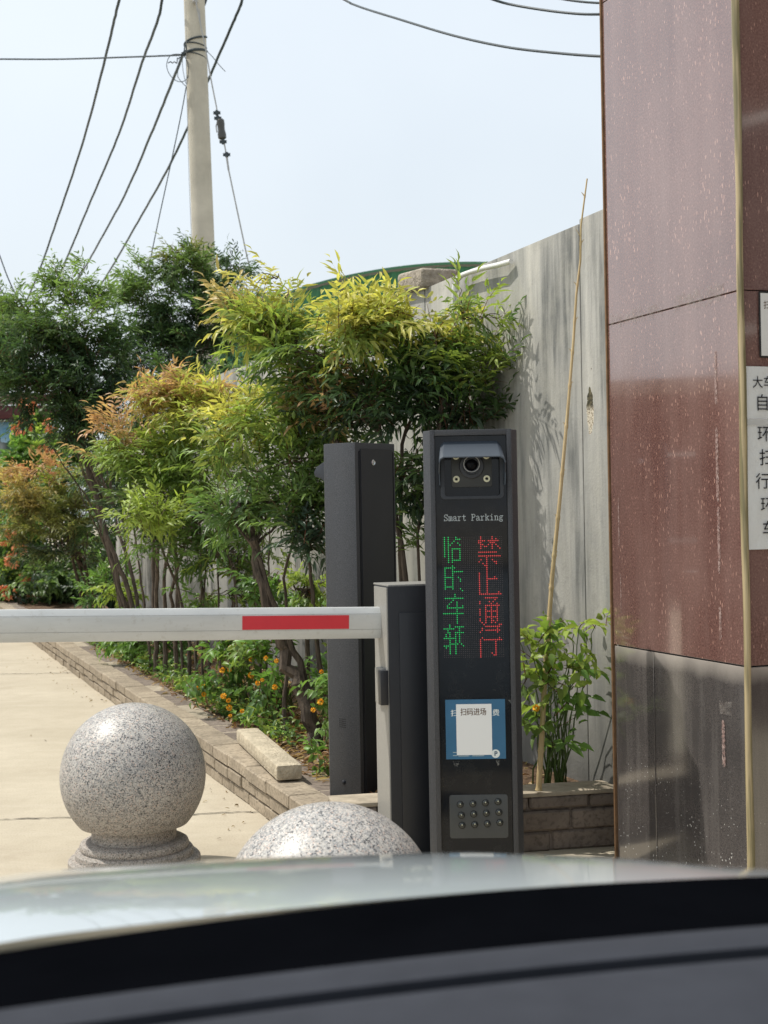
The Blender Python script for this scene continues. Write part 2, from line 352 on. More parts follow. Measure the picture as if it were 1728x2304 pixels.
rf.grid([[(x, -.05, zt - (Rr - math.sqrt(Rr * Rr - x * x)) + .05) for x in xsr], [(x, -.05, zt - (Rr - math.sqrt(Rr * Rr - x * x)) + .01) for x in xsr]])
rf.build('roof', g2.m, gb, smooth=True)

# ------------------------------------------------------------------ planter kerb
K0 = Vector((-.505, 5.63, 0)); KC = Vector((-.2257, 4.88, 0)); E = Vector((.982, .187, 0)).normalized()
BR = random.Random(4)
def brickrow(mb, o, d, n, L, z0, z1, dep, back, bl, jit=.004, gap=.008):
    s = -BR.uniform(0, bl); 
    while s < L:
        l = bl * BR.uniform(.85, 1.12); a = max(0, s); b = min(L, s + l - gap)
        if b - a > .02:
            c = o + d * ((a + b) / 2) + n * (back + dep / 2 + BR.uniform(-jit, jit)) + Vector((0, 0, (z0 + z1) / 2 + BR.uniform(-.002, .002)))
            mb.box(c, (b - a, dep, z1 - z0), rz=math.atan2(d.y, d.x) + BR.uniform(-.01, .01))
        s += l
H_K = .17
kerb = thing('planter_kerb', 'long low kerb of sandy blocks and brick courses along the concrete drive', 'kerb', KC)
Lk = 14.2
m = MB(); m.box(KC + D * Lk / 2 + Nn * .125 + Vector((0, 0, H_K / 2 - .006)), (Lk, .21, H_K - .014), rz=wrz); m.build('mortar_core', M['mortar'], kerb, off=KC)
m = MB(); brickrow(m, KC, D, Nn, Lk, .0, .05, .1, .008, .25); brickrow(m, KC, D, Nn, Lk, .058, .108, .1, .0, .24); brickrow(m, KC, D, Nn, Lk, .115, H_K, .135, -.006, .30, .005, .004)
m.build('block_courses', M['brick'], kerb, bevel=.005, seg=1, off=KC)
m = MB(); brickrow(m, KC, D, Nn, Lk, .1, H_K - .012, .13, .135, .27); m.build('inner_course', M['dbrick'], kerb, bevel=.005, seg=1, off=KC)
H_N = .212
near = thing('planter_wall', 'short dark stained block planter wall between the parking kiosk and the granite pillar', 'planter wall', KC + E * .03)
Ln = 1.6; ez = math.atan2(E.y, E.x); En = Vector((-E.y, E.x, 0)); o0 = KC + E * .03
m = MB(); m.box(o0 + E * Ln / 2 + En * .08 + Vector((0, 0, H_N / 2 - .004)), (Ln, .13, H_N - .012), rz=ez); m.build('mortar_core', M['dbrick'], near, off=o0)
m = MB(); brickrow(m, o0, E, En, Ln, 0, .07, .12, .004, .3); brickrow(m, o0, E, En, Ln, .076, .148, .12, .0, .36)
brickrow(m, o0, E, En, Ln, .156, H_N - .012, .14, -.004, .27)
m.build('block_courses', M['dbrick'], near, bevel=.007, seg=1, off=o0)
m = MB(); m.box(o0 + E * Ln / 2 + En * .075 + Vector((0, 0, H_N - .003)), (Ln, .165, .016), rz=ez); m.build('mortar_cap', M['mortar'], near, bevel=.005, off=o0)
# soil bed
soil = MB(); rows = []
for i in range(70):
    t = -.05 + Lk * (i / 69) ** 1.4; a = KC + D * t + Nn * .24; row = []
    for j in range(9):
        q = a + Nn * (.95 * j / 8) + (E * .0); row.append((q.x, q.y, .135 + random.uniform(-.012, .022) + .02 * math.sin(t * 3 + j)))
    rows.append(row)
soil.grid(rows); tag(soil.build('soil', M['soil'], smooth=True), kind='structure')
nb = MB().add([(*(KC + E * .1 + En * .1).xy, .15), (*(KC + E * 1.6 + En * .1).xy, .2), (*(KC + E * 1.6 + En * 1.0).xy, .2), (*(KC + E * .1 + En * 1.0).xy, .15)], [(0, 1, 2, 3)])
tag(nb.build('soil', M['soil']), kind='structure')
# loose kerbstone
a, b = atz(556, 1634, .25), atz(651, 1716, .25); ks = MB().box((0, 0, 0), ((b - a).length, .105, .062))
ko = ks.build('kerbstone', simple('worn_kerbstone', (.46, .40, .30), .95, .1, var=.3, sc=18, bsc=70, bst=.9, bd=.01), bevel=.012, seg=2)
ko.location = (a + b) / 2 + Vector((0, 0, -.04)); ko.rotation_euler = (0, 0, math.atan2((b - a).y, (b - a).x)); tag(ko, 'loose pale concrete kerbstone lying on the block kerb', 'kerbstone')

# far planter across the end of the drive, and the bed behind it
fk = thing('far_planter_kerb', 'low pale kerb strewn with petals at the far end of the drive, left edge', 'kerb', (-7, 18.4, 0))
m = MB(); brickrow(m, Vector((-3.5, 0, 0)), Vector((1, 0, 0)), Vector((0, 1, 0)), 6.1, 0, .2, .22, 0, .4); m.build('block_courses', M['brick'], fk, bevel=.006)
tag(MB().grid([[(-10.4, 18.62, .17), (-2, 18.62, .17)], [(-10.4, 24, .2), (-2, 24, .2)]]).build('soil', M['soil']), kind='structure')

# ------------------------------------------------------------------ granite pillar
P0 = Vector((.783, 4.75, 0)); PL = .775; P1 = P0 - D * PL                       # far-left edge and near corner
prz = math.atan2(-D.y, -D.x)                                                    # local x runs from far edge to near corner, local y to the right
pil = thing('gate_pillar', 'tall gate pillar clad in glossy red granite over a dark grey granite plinth', 'pillar', P0, prz)
PW, PH = 1.3, 3.9
# local frame: x along -D, y along +Nn
sgn = 1 if (Matrix.Rotation(prz, 3, 'Z') @ Vector((0, 1, 0))).dot(Nn) > 0 else -1
def pbox(mb, x0, x1, y0, y1, z0, z1): mb.box(((x0 + x1) / 2, sgn * (y0 + y1) / 2, (z0 + z1) / 2), (x1 - x0, y1 - y0, z1 - z0)); return mb
pbox(MB(), .012, PL - .012, .012, PW - .012, 0, PH).build('core', M['dark'], pil)
zs = [.779, 1.88, 2.99, PH]
m = MB(); gp = .0014
for z0, z1 in zip(zs[:-1], zs[1:]):
    pbox(m, 0, PL - .001, 0, .009, z0 + gp, z1 - gp); pbox(m, PL - .022, PL, .0095, PW, z0 + gp, z1 - gp); pbox(m, 0, .022, .0095, PW, z0 + gp, z1 - gp)
m.build('red_cladding', M['red'], pil, bevel=.0015, seg=1)
m = MB(); xj = .255
pbox(m, .003, xj - .002, .002, .022, 0, .777 - gp); pbox(m, xj + .003, PL - .003, .002, .010, 0, .777 - gp); pbox(m, PL - .022, PL - .002, .0105, PW, 0, .777 - gp); pbox(m, .003, .022, .024, PW, 0, .777)
m.build('grey_plinth', M['grey'], pil, bevel=.0015, seg=1)
# cement smears along the joints, tape residue, corner trims
sm = G('dry_cement_smear', (.4, .37, .33), .8, .2); sm.set('Base Color', sm.ramp(sm.noise(30, 6, .7), [(.35, (.22, .17, .15)), (.65, (.55, .52, .48))]))
sa = sm.ramp(sm.noise(26, 7, .75), [(.42, 0.0), (.75, .5)]); sm.set('Alpha', sa)
def smear(name, pts, mat, seed, w):
    r = random.Random(seed); A = []; B = []
    for i in range(41):
        f = i / 40 * (len(pts) - 1); k = min(int(f), len(pts) - 2); x = pts[k][0] + (pts[k + 1][0] - pts[k][0]) * (f - k); z = pts[k][1] + (pts[k + 1][1] - pts[k][1]) * (f - k)
        A.append((x, -sgn * .0018, z + w * r.uniform(.4, 1.1))); B.append((x, -sgn * .0018, z - w * r.uniform(.3, .9)))
    return MB().grid([A, B]).build(name, mat, pil)
smear('cement_smear', [(.02, 1.885), (.35, 1.885)], sm.m, 1, .03); smear('cement_smear', [(.42, 1.885), (.69, 1.885)], sm.m, 2, .035)
tp = G('old_tape_residue', (.42, .33, .3), .6, .3); tp.set('Base Color', tp.ramp(tp.noise(60, 5, .7), [(.35, (.26, .15, .13)), (.7, (.46, .36, .33))])); tp.set('Alpha', tp.ramp(tp.noise(90, 4, .7), [(.38, .1), (.55, .8)]))
def strip(x, z0, z1, w, seed, mat=None):
    r = random.Random(seed); A = []; B = []; n = 34
    for i in range(n + 1):
        z = z1 + (z0 - z1) * i / n; k = (.3 if i in (0, n) else 1) * w / 2
        A.append((x - k + r.uniform(-.0015, .0015), -sgn * .0015, z)); B.append((x + k * (1 if r.random() > .25 else .5), -sgn * .0015, z))
    return MB().grid([A, B]).build('tape_residue', mat or tp.m, pil)
def pl_px(u, v):
    q = on_plane(u, v, P0, Nn); return (q - P0).dot(-D), q.z
for u, v0, v1, w, sd in ((1610, 790, 910, .013, 1), (1613, 960, 1130, .014, 2), (1617, 1140, 1290, .014, 3), (1621, 1365, 1440, .013, 4), (1392, 1120, 1230, .007, 5), (1397, 1290, 1380, .006, 6), (1628, 1620, 1725, .016, 7)):
    x, za = pl_px(u, v0); _, zb = pl_px(u, v1); strip(x, zb, za, w, sd)
x, za = pl_px(1634, 1600); m = MB()
m.add([(x - .035, -sgn * .0015, za + .028), (x + .03, -sgn * .0015, za + .03), (x + .03, -sgn * .0015, za - .01), (x - .03, -sgn * .0015, za - .012)], [(0, 1, 2, 3)]); m.build('tape_residue', sm.m, pil)
bt = G('split_bamboo_trim', rough=.35, spec=.5); bt.set('Base Color', bt.mix(bt.ramp(bt.noise(1, 3, .5, bt.map((60, 60, 3))), [(.42, 0), (.55, 1)]), (.43, .345, .2), (.19, .165, .085)))
m = MB(); A = []; r = random.Random(2)
nz = 60; rows = []
for i in range(nz + 1):
    z = PH * i / nz; wob = .0016 * math.sin(z * 9) + r.uniform(-.001, .001); wd = .0135 * (1 + .08 * math.sin(z * 5 + 1)); row = []
    for j in range(9):
        a = math.pi * (j / 8 * 1.5 - .25) ; row.append((PL + .002 + wob + wd * .9 * math.cos(a + math.pi * 1.25 * 0) * .9, sgn * (-.002 - 0 - wd * math.sin(a) * .8), z))
    rows.append(row)
m.grid(rows).build('corner_trim', bt.m, pil, smooth=True)
m = MB(); m.box((-.004, sgn * .004, PH / 2), (.008, .02, PH)); m.build('edge_trim', simple('brown_edge_strip', (.16, .09, .045), .7, .3, var=.4, sc=20), pil)

# notices taped to the pillar's right-hand face
Fd = Nn; Fn = -D                                              # along the face, outward
Frz = math.atan2(Fd.y, Fd.x)
def facep(u, v, out=.004): return on_plane(u, v, P1 + Fn * out, Fn)
paper = G('crumpled_white_paper', (.68, .69, .68), .75, .2); paper.bump(paper.noise(9, 5, .6), .5, .02); M['paper'] = paper.m
ink = G('black_ink', (.02, .02, .025), .6, .2).m; brown = G('brown_ink', (.11, .06, .03), .6, .2).m
tl = facep(1671, 824); bl = facep(1680, 1237); Wp = .30; hgt = tl.z - bl.z
nt = thing('paper_notice', 'long white handwritten-height paper notice with a column of Chinese characters taped on the pillar', 'notice', bl, Frz)
nt['label'] = 'long white paper notice with a column of large Chinese characters on the pillar'
m = MB(); rows = []
for i in range(25):
    z = hgt * i / 24; rows.append([(Wp * j / 12 + (.004 * math.sin(z * 11)) * (j == 0) - .004 * (1 - i / 24) * (j == 0), -.003 + .0015 * math.sin(z * 23 + j) * math.sin(j * 1.7), z) for j in range(13)])
m.grid(rows).build('sheet', M['paper'], nt, smooth=True)
def on_sheet(u, v, root): q = facep(u, v) - root.location; return Vector((q.dot(Fd), 0, q.z))
for ch, u, v, sz in (('大车', 1701, 860, .038), ('自动', 1718, 906, .052), ('环保', 1720, 976, .050), ('扫码', 1725, 1029, .052), ('行驶', 1716, 1082, .050), ('环保', 1726, 1135, .048), ('车辆', 1731, 1189, .050)):
    q = on_sheet(u + 13, v, nt); text_mesh('lettering', ch, sz, ink, nt, (q.x, -.0065, q.z), (1, 0, 0), (0, 0, 1), off=0)
m = MB(); q0 = on_sheet(1671, 950, nt)
m.box((.14, -.0058, q0.z), (.3, .0006, .02)); tg = G('clear_tape', (.7, .7, .68), .15, .5); tg.set('Alpha', .35); M['tape'] = tg.m; m.build('clear_tape', M['tape'], nt)
tl = facep(1707, 664); bl = facep(1709, 805); hgt = tl.z - bl.z
cd = thing('laminated_card', 'small white laminated card with black border above the paper notice', 'card', bl, Frz)
def rrect(w, h, r, n=5):
    pts = []
    for cx_, cy_, a0 in ((w - r, h - r, 0), (r, h - r, 90), (r, r, 180), (w - r, r, 270)):
        for k in range(n + 1): a = R(a0 + 90 * k / n); pts.append((cx_ + r * math.cos(a), cy_ + r * math.sin(a)))
    return pts
XZ = lambda y: Matrix(((1, 0, 0, 0), (0, 0, -1, y), (0, 1, 0, 0), (0, 0, 0, 1)))     # (x, y, z) -> (x, -z + y, y)
MB().prism(rrect(.13, hgt + .012, .006), 0, .002, XZ(0)).build('backing', simple('black_film', (.03, .03, .03), .2), cd)
MB().prism([(.005, .006), (.125, .006), (.125, hgt + .006), (.005, hgt + .006)], 0, .0015, XZ(-.0022)).build('sheet', M['white'], cd)
q = on_sheet(1740, 687, cd); text_mesh('lettering', '扫码进场', .026, brown, cd, (.065, -.0045, q.z), (1, 0, 0), (0, 0, 1))

# buildings beside the drive: they stand outside the frame and show only mirrored in the polished stone
brw = simple('brown_render', (.07, .045, .04), .7, .3, var=.3, sc=1.5); win = G('dark_window', (.02, .025, .03), .1, .5).m
def house(lbl, loc, size, rz):
    h = thing('building', lbl, 'building', loc, rz); w_, d_, h_ = size
    MB().box((0, 0, h_ / 2), size).build('wall', brw, h); MB().box((0, 0, h_ + .1), (w_ + .4, d_ + .4, .2)).build('roof', M['mortar'], h)
    for i in range(int(w_ // 2)):
        f = MB().box((-w_ / 2 + 1.2 + 2 * i, -d_ / 2 - .02, h_ * .5), (1.1, .08, 1.2)).build('window', M['white'], h); MB().box((-w_ / 2 + 1.2 + 2 * i, -d_ / 2 - .065, h_ * .5), (.98, .02, 1.08)).build('pane', win, f)
    return h
house('low brown building across the drive, seen only mirrored in the red pillar', (-12.5, 13.5, 0), (14, 4, 2.75), R(60))
house('tall brown gatehouse, seen only as dark reflection in the right face of the pillar', (6.2, .5, 0), (9, 4, 5.6), R(-90))
# ------------------------------------------------------------------ granite ball bollards
prof = [(.19, 0), (.224, 0), (.227, .006), (.227, .048), (.221, .055), (.203, .056), (.203, .074), (.198, .081), (.184, .082), (.187, .088), (.188, .096), (.184, .106), (.172, .113), (.147, .115), (.144, .166)]
cz, rb = .333, .25; a0 = math.asin((.166 - cz) / rb)
for k in range(41):
    a = a0 + (math.pi / 2 - a0) * k / 40; prof.append((rb * math.cos(a) if k < 40 else .001, cz + rb * math.sin(a)))
bpos = at(299, 1700, 4.78); b1 = MB().lathe(prof, 96).build('ball_bollard', M['granite'], smooth=True, angle=30); bpos = at(299, 1700, 4.86); b1.location = (bpos.x, 4.86, 0); b1.scale = (1.015,) * 3
tag(b1, 'whole speckled granite ball bollard on a ringed round base, standing on the drive', 'bollard', 'granite ball bollards')
b2 = b1.copy(); COL.objects.link(b2); b2.scale = (1, 1, 1); q = at(740, 1900, 3.16); b2.location = (q.x, 3.16, 0); b2.rotation_euler = (0, 0, 2)
b2['label'] = 'nearer granite ball bollard with only its dome showing above the car bonnet'

# ------------------------------------------------------------------ camera kiosk with display
kq = at(1061, 1152, 4.5)
kio = thing('parking_kiosk', 'tall black parking kiosk with camera, red and green display and blue sign', 'parking kiosk', (kq.x, 4.5, 0), R(-1.5))
KW, KH, KD = .309, 1.514, .15; hw = KW / 2
plan = [(-hw + .021, 0), (hw - .021, 0), (hw, .03), (hw, KD - .02), (hw - .02, KD), (-hw + .02, KD), (-hw, KD - .02), (-hw, .03)]
MB().prism([(x, y + .012) for x, y in plan], 0, KH).build('housing', M['paint'], kio, bevel=.003)
m = MB(); fw = .0165; gx = hw - .021
m.box((-gx + fw / 2, .003, KH / 2), (fw, .026, KH)); m.box((gx - fw / 2, .003, KH / 2), (fw, .026, KH)); m.box((0, .0032, KH - .0095), (2 * gx - 2 * fw, .026, .019)); m.box((0, .0032, .02), (2 * gx - 2 * fw, .026, .04))
m.build('front_frame', M['paint'], kio, bevel=.002)
gw = 2 * gx - 2 * fw
MB().box((0, .006, (KH - .019 + .04) / 2), (gw - .003, .009, KH - .062)).build('display_glass', M['glass'], kio)
GY = .0012                                                             # glass front
U = .0002147 * KH / 1.52
def kx(zx): return (zx - 772) * U
def kz(zy): return KH - (zy - 38) * U
# camera module
cm = MB(); o_, i_ = rrect(kx(1262) - kx(308), kz(470) - kz(1100), .012), None
m = MB(); pts = [(kx(308) + a, kz(1100) + b) for a, b in rrect(kx(1262) - kx(308), kz(430) - kz(1100), .014)]
inn = [(kx(368) + a, kz(1052) + b) for a, b in rrect(kx(1205) - kx(368), kz(440) - kz(1052), .008)]
n = len(pts)
def ring(mb, o, i, y0, y1):
    k = len(o); vs = [(x, y0, z) for x, z in o] + [(x, y0, z) for x, z in i] + [(x, y1, z) for x, z in o] + [(x, y1, z) for x, z in i]; fs = []
    for a in range(k):
        b = (a + 1) % k; fs += [(a, b, k + b, k + a), (2 * k + a, 3 * k + a, 3 * k + b, 2 * k + b), (a, 2 * k + a, 2 * k + b, b), (k + a, k + b, 3 * k + b, 3 * k + a)]
    return mb.add(vs, fs)
m = ring(MB(), pts, inn, -.03, GY); plas = simple('matt_black_plastic', (.028, .033, .042), .5, .4, var=.1, bst=.05); m.build('camera_housing', plas, kio, bevel=.001, seg=1)
camf = MB().prism([(kx(475) + a, kz(915) + b) for a, b in rrect(kx(1088) - kx(475), kz(440) - kz(915), .008)], 0, .012, XZ(GY - .002)).build('camera_face', simple('dark_grey_plastic', (.035, .037, .036), .5, .4), kio, bevel=.001)
lm = lambda zx, zy, y: Matrix.Translation((kx(zx), y, kz(zy))) @ Matrix.Rotation(R(90), 4, 'X')
u_ = U
MB().lathe([(190 * u_, 0), (190 * u_, .004), (178 * u_, .006), (130 * u_, .006), (122 * u_, .018), (110 * u_, .018), (100 * u_, .008), (.0005, .004)], 40, lm(780, 600, -.013)).build('lens_barrel', M['panel'], kio, smooth=True)
MB().lathe([(124 * u_, 0), (124 * u_, .001), (114 * u_, .001), (112 * u_, 0)], 40, lm(780, 570, -.0315), caps=False).build('lens_ring', M['steel'], kio, smooth=True)
MB().lathe([(100 * u_, 0), (80 * u_, .005), (40 * u_, .008), (.0005, .009)], 30, lm(780, 570, -.02)).build('lens_glass', G('dark_lens_glass', (.004, .004, .006), .2, .1).m, kio, smooth=True)
ledw = G('cream_led_ring', (.62, .62, .45), .35).m
for zx, zy in ((547, 793), (1010, 793), (547, 445), (1010, 445)):
    l = MB().lathe([(52 * u_, 0), (50 * u_, .003), (28 * u_, .0035), (24 * u_, .001), (.0005, .001)], 24, lm(zx, zy, -.0135)).build('infrared_lamp', ledw, kio, smooth=True)
    MB().lathe([(21 * u_, 0), (16 * u_, .003), (.0005, .004)], 16, lm(zx, zy, -.0146)).build('bulb', M['dark'], l, smooth=True)
# visor: bent sheet, sloping forward and down
def visor(scale, dz, y): return [(x * scale, y, z + dz) for x, z in (prof_v)]
z_b, z_f, z_lo = kz(215), kz(462), kz(905)
A = [(kx(292), z_lo), (kx(285), kz(760)), (kx(300), kz(330)), (kx(318), kz(262)), (kx(372), z_b), (kx(1172), z_b), (kx(1225), kz(262)), (kx(1245), kz(330)), (kx(1262), kz(760)), (kx(1262), z_lo)]
B = [(kx(290), kz(880)), (kx(276), kz(700)), (kx(280), kz(550)), (kx(296), kz(490)), (kx(345), z_f), (kx(1200), z_f), (kx(1262), kz(490)), (kx(1284), kz(550)), (kx(1290), kz(700)), (kx(1280), kz(880))]
A = [(x, GY, z) for x, z in A]; B = [(x, -.085 if 1 < i < 8 else -.055 + .0 * i, z) for i, (x, z) in enumerate(B)]
inA = [(x * .975, y, z - .0035) for x, y, z in A]; inB = [(x * .975, y, z - .0035) for x, y, z in B]
m = MB().grid([A, B]); m.grid([inB, inA]); m.grid([B, inB]); m.build('camera_visor', simple('slate_visor', (.042, .055, .072), .42, .5, var=.08, bst=.03), kio)
# lettering
LET = {'S': [[(3.5, 5.6), (3.1, 6.6), (2, 7), (1, 6.6), (.6, 5.5), (1, 4.4), (3, 3), (3.5, 1.6), (3, .4), (2, 0), (1, .4), (.6, 1.5)], [(3.5, 7), (3.5, 5.4)], [(.6, 0), (.6, 1.6)]],
 'm': [[(.2, 4.7), (.7, 4.7), (.7, 0)], [(.7, 4), (1.2, 4.8), (1.8, 4.8), (2, 4), (2, 0)], [(2, 4), (2.6, 4.8), (3.1, 4.8), (3.4, 4), (3.4, 0)], [(.3, 0), (1.1, 0)], [(1.7, 0), (2.3, 0)], [(3.1, 0), (3.8, 0)]],
 'a': [[(.7, 4), (1.2, 4.8), (2.3, 4.8), (2.9, 4), (2.9, .6), (3.2, 0), (3.7, .2)], [(2.9, 3), (1.3, 2.5), (.5, 1.6), (.6, .5), (1.3, 0), (2.2, .2), (2.9, 1)]],
 'r': [[(.4, 4.7), (1.3, 4.7), (1.3, 0)], [(1.3, 3.3), (2, 4.5), (2.8, 4.9), (3.4, 4.6)], [(.4, 0), (2.2, 0)]],
 't': [[(1.6, 6.3), (1.6, .8), (2, .1), (2.8, 0), (3.3, .6)], [(.6, 4.8), (3, 4.8)]],
 'P': [[(.9, 0), (.9, 7)], [(.3, 7), (2.6, 7), (3.5, 6.2), (3.5, 4.6), (2.6, 3.6), (.9, 3.6)], [(.2, 0), (1.6, 0)]],
 'k': [[(.8, 0), (.8, 7)], [(.3, 7), (.8, 7)], [(3.2, 4.8), (.8, 2.2)], [(1.6, 3), (3.3, 0)], [(.2, 0), (1.3, 0)], [(2.7, 0), (3.8, 0)], [(2.6, 4.8), (3.7, 4.8)]],
 'i': [[(2, 0), (2, 4.8)], [(1, 4.8), (2, 4.8)], [(1, 0), (3, 0)], [(2, 6.5), (2, 6.9)]],
 'n': [[(.3, 4.8), (.9, 4.8), (.9, 0)], [(.9, 3.8), (1.6, 4.8), (2.5, 4.9), (3.1, 4.2), (3.1, 0)], [(.3, 0), (1.5, 0)], [(2.5, 0), (3.7, 0)]],
 'g': [[(2.9, 4.3), (2.3, 4.9), (1.3, 4.8), (.8, 3.8), (1, 2.6), (1.9, 2.2), (2.8, 2.7), (2.9, 4.3)], [(2.6, 4.6), (3.7, 4.9)], [(1, 2.5), (.6, 1.5), (1.2, .8), (2.9, .6), (3.4, -.3), (2.8, -1.4), (1.2, -1.5), (.4, -.8), (.8, .3), (1.3, .7)]], ' ': []}
m = MB(); cw = (kx(1258) - kx(345)) / (13 * 4.35); x0 = kx(345)
for i, ch in enumerate('Smart Parking'): m.strokes([[(x * cw, y * cw * .82 * 1.0) for x, y in l] for l in LET[ch]], cw * .55, (x0 + i * 4.35 * cw, GY - .0012, kz(1425)), (1, 0, 0), (0, 0, 1))
m.build('lettering', G('pale_grey_print', (.5, .56, .58), .5).m, kio)
# LED matrix
GREEN = """1,3,7|1,3,7,8,9|1,3,6|1,3,5,8|1,3,4,9|1,3|1,3,5-9|1,3,5,9|1,3,5,9|1,3,5,9|1,3,5,9|3,5,9|3,5-9|3,5||5|1-6|1,5|1,5-10|1,5|1,5|1-5,8|1,5,9|1,5,9|1,5|1,5|1-5|1,5,9|10||6|6|1-10|5|4,7|3,7|2,7,10|2-10|7|7|0-10|7|7|7|7|7|3|3,6-10|0-5,8|2,8|2,3,6-10|1,3,6,8|1,3,6,8|0-6,8|3,6,8|3,6,8|3-7,9|0-3,6,10|1,3,6|3,6|3,6|3,6||"""
RED = """20,26|20,26,28|19-22,24-29|19,20,25-27|20,21,24,26,28|20,22,23,26,29|20,26,30||19-28||19-30|23|20,23,26|19,23,27,28|21,23,28|22,23|23|23|23|19,23|19,23|19,23,27|19,23-28|19,23|19,23|19,23|19,23|19,23|19,23|19,23,29|19-30||22-28|27|19,24,26|19,25,28|22-29|22,25,28|19,22,25,28|19,22-28|19,22,25,28|19,22,25,28|22-28|19,22,25,28|19,22,25,26,28|20,22,25,27|21,29,30|22-29|20,28|20,22-29|19,28|||20,29|19,21-30|19,27|19,27|19,27|19,27|19,27|19,27|19,25,27|19,26,27|19"""
def parse(t):
    out = set()
    for r_, row in enumerate(t.split('|')):
        for e in row.split(','):
            if not e: continue
            a, b = (e.split('-') + [None])[:2]; 
            for c_ in range(int(a), int(b or a) + 1): out.add((c_, r_))
    return out
gs, rs = parse(GREEN), parse(RED); pit = .00622; lx0 = -15.5 * pit; lz0 = KH - (1208 - 966) / 689
def dots(sel, rad, d):
    m = MB()
    for c_, r_ in sel:
        x, z = lx0 + c_ * pit, lz0 - r_ * pit
        m.add([(x + rad * math.cos(a), GY - d, z + rad * math.sin(a)) for a in [k * math.pi / 3 for k in range(6)]], [(0, 1, 2, 3, 4, 5)])
    return m
allp = {(c_, r_) for c_ in range(32) for r_ in range(64)}
dots(allp - gs - rs, .0011, .0008).build('unlit_dots', G('unlit_display_dot', (.10, .085, .09), .6).m, kio)
dots(gs, .0020, .001).build('green_characters', G('lit_green_dot', (0, .2, .05), .5, emit=(.02, .75, .16), es=.5).m, kio)
dots(rs, .0020, .001).build('red_characters', G('lit_red_dot', (.3, .02, .02), .5, emit=(1, .09, .09), es=.5).m, kio)
# blue sign with a white card
V = 1 / 5.977 / 689
def qx(zx): return (zx - 690) * V
def qz(zy): return KH - ((zy - 140) * V + (1573.5 - 966) / 689)
def flat(name, x0, x1, z0, z1, y, mat, t=.0006): return MB().box(((x0 + x1) / 2, y, (z0 + z1) / 2), (x1 - x0, t, z1 - z0)).build(name, mat, kio)
flat('blue_sign', qx(290), qx(1093), qz(940), qz(138), GY - .001, simple('blue_print', (.028, .13, .25), .35, .5, var=.12))
wh = G('white_ink', (.7, .76, .76), .5).m
for dx_ in (-.0006, 0, .0006): text_mesh('lettering', '扫', 96 * V, wh, kio, (qx(405) + dx_, GY - .0018 - dx_ * .2, qz(318)), (1, 0, 0), (0, 0, 1), off=0)
for dx_ in (-.0006, 0, .0006): text_mesh('lettering', '费', 96 * V, wh, kio, (qx(968) + dx_, GY - .0018 - dx_ * .2, qz(318)), (1, 0, 0), (0, 0, 1), off=0)
flat('white_card', qx(434), qx(910), qz(885), qz(200), GY - .0024, G('white_card_stock', (.78, .8, .8), .4).m)
for dx_ in (-.0003, .0003): text_mesh('lettering', '扫码进场', 100 * V, brown, kio, (qx(664) + dx_, GY - .0031 - dx_ * .3, qz(303)), (.88, 0, 0), (0, 0, 1.06), off=0)
MB().lathe([(57 * V, 0), (57 * V, .0004), (.0005, .0004)], 30, Matrix.Translation((qx(955), GY - .0014, qz(872))) @ Matrix.Rotation(R(90), 4, 'X')).build('round_badge', wh, kio)
text_mesh('lettering', 'P', 84 * V, G('navy_ink', (.03, .08, .14), .5).m, kio, (qx(960), GY - .0022, qz(870)), (1, 0, 0), (0, 0, 1), off=.0006)
m = MB()
for x0, x1, z in ((382, 432, 848), (382, 434, 890), (455, 600, 897), (640, 800, 897)): m.box((qx((x0 + x1) / 2), GY - .0016, qz(z)), ((x1 - x0) * V, .0004, 9 * V))
m.build('fine_print', G('faded_white_print', (.4, .5, .52), .5).m, kio)
sc = [(372, 965, 462, 1045), (950, 950, 1010, 1045), (1130, 150, 1185, 200), (160, 200, 212, 260), (890, 8, 985, 20)]
tgs = G('clear_tape_scrap', (.3, .31, .3), .2, .6); tgs.set('Alpha', tgs.ramp(tgs.noise(120, 3), [(.5, .05), (.6, .5)]))
for x0, z0, x1, z1 in sc: MB().add([(qx(x0), GY - .001, qz(z0)), (qx(x1), GY - .0014, qz(z0 + 5)), (qx(x1 - 15), GY - .001, qz(z1)), (qx(x0 + 30), GY - .0013, qz(z1 - 10))], [(0, 1, 2, 3)]).build('tape_scrap', tgs.m, kio)
irp = MB().prism([(qx(322) + a, qz(2005) + b) for a, b in rrect(785 * V, 585 * V, .009)], 0, .0012, XZ(GY - .0004)).build('lamp_window', simple('smoked_grey_window', (.055, .06, .062), .3, .4, var=.12), kio, bevel=.0005)
for r_, (xs_, ys_) in enumerate((((467, 637, 806, 975), (1537, 1528, 1518, 1505)), ((480, 646, 815, 985), (1682, 1667, 1657, 1648)), ((487, 657, 826, 995), (1817, 1808, 1800, 1787)))):
    for x_, y_ in zip(xs_, ys_):
        l = MB().lathe([(48 * V, 0), (46 * V, .003), (34 * V, .006), (18 * V, .0075), (.0005, .008)], 20, Matrix.Translation((qx(x_), GY - .0018, qz(y_ + 12))) @ Matrix.Rotation(R(90), 4, 'X')).build('lamp_lens', simple('dark_lens', (.02, .024, .022), .1, .6, var=.02, bst=0) if not (r_ or x_ != 467) else bpy.data.materials['dark_lens'], irp, smooth=True)
        MB().lathe([(9 * V, 0), (8 * V, .0015), (.0003, .002)], 10, Matrix.Translation((qx(x_), GY - .0090, qz(y_))) @ Matrix.Rotation(R(90), 4, 'X')).build('lamp_chip', ledw, irp, smooth=True)
MB().box((0, KD / 2 + .01, .006), (KW + .06, KD + .06, .012)).build('base_plate', M['panel'], kio, bevel=.002)

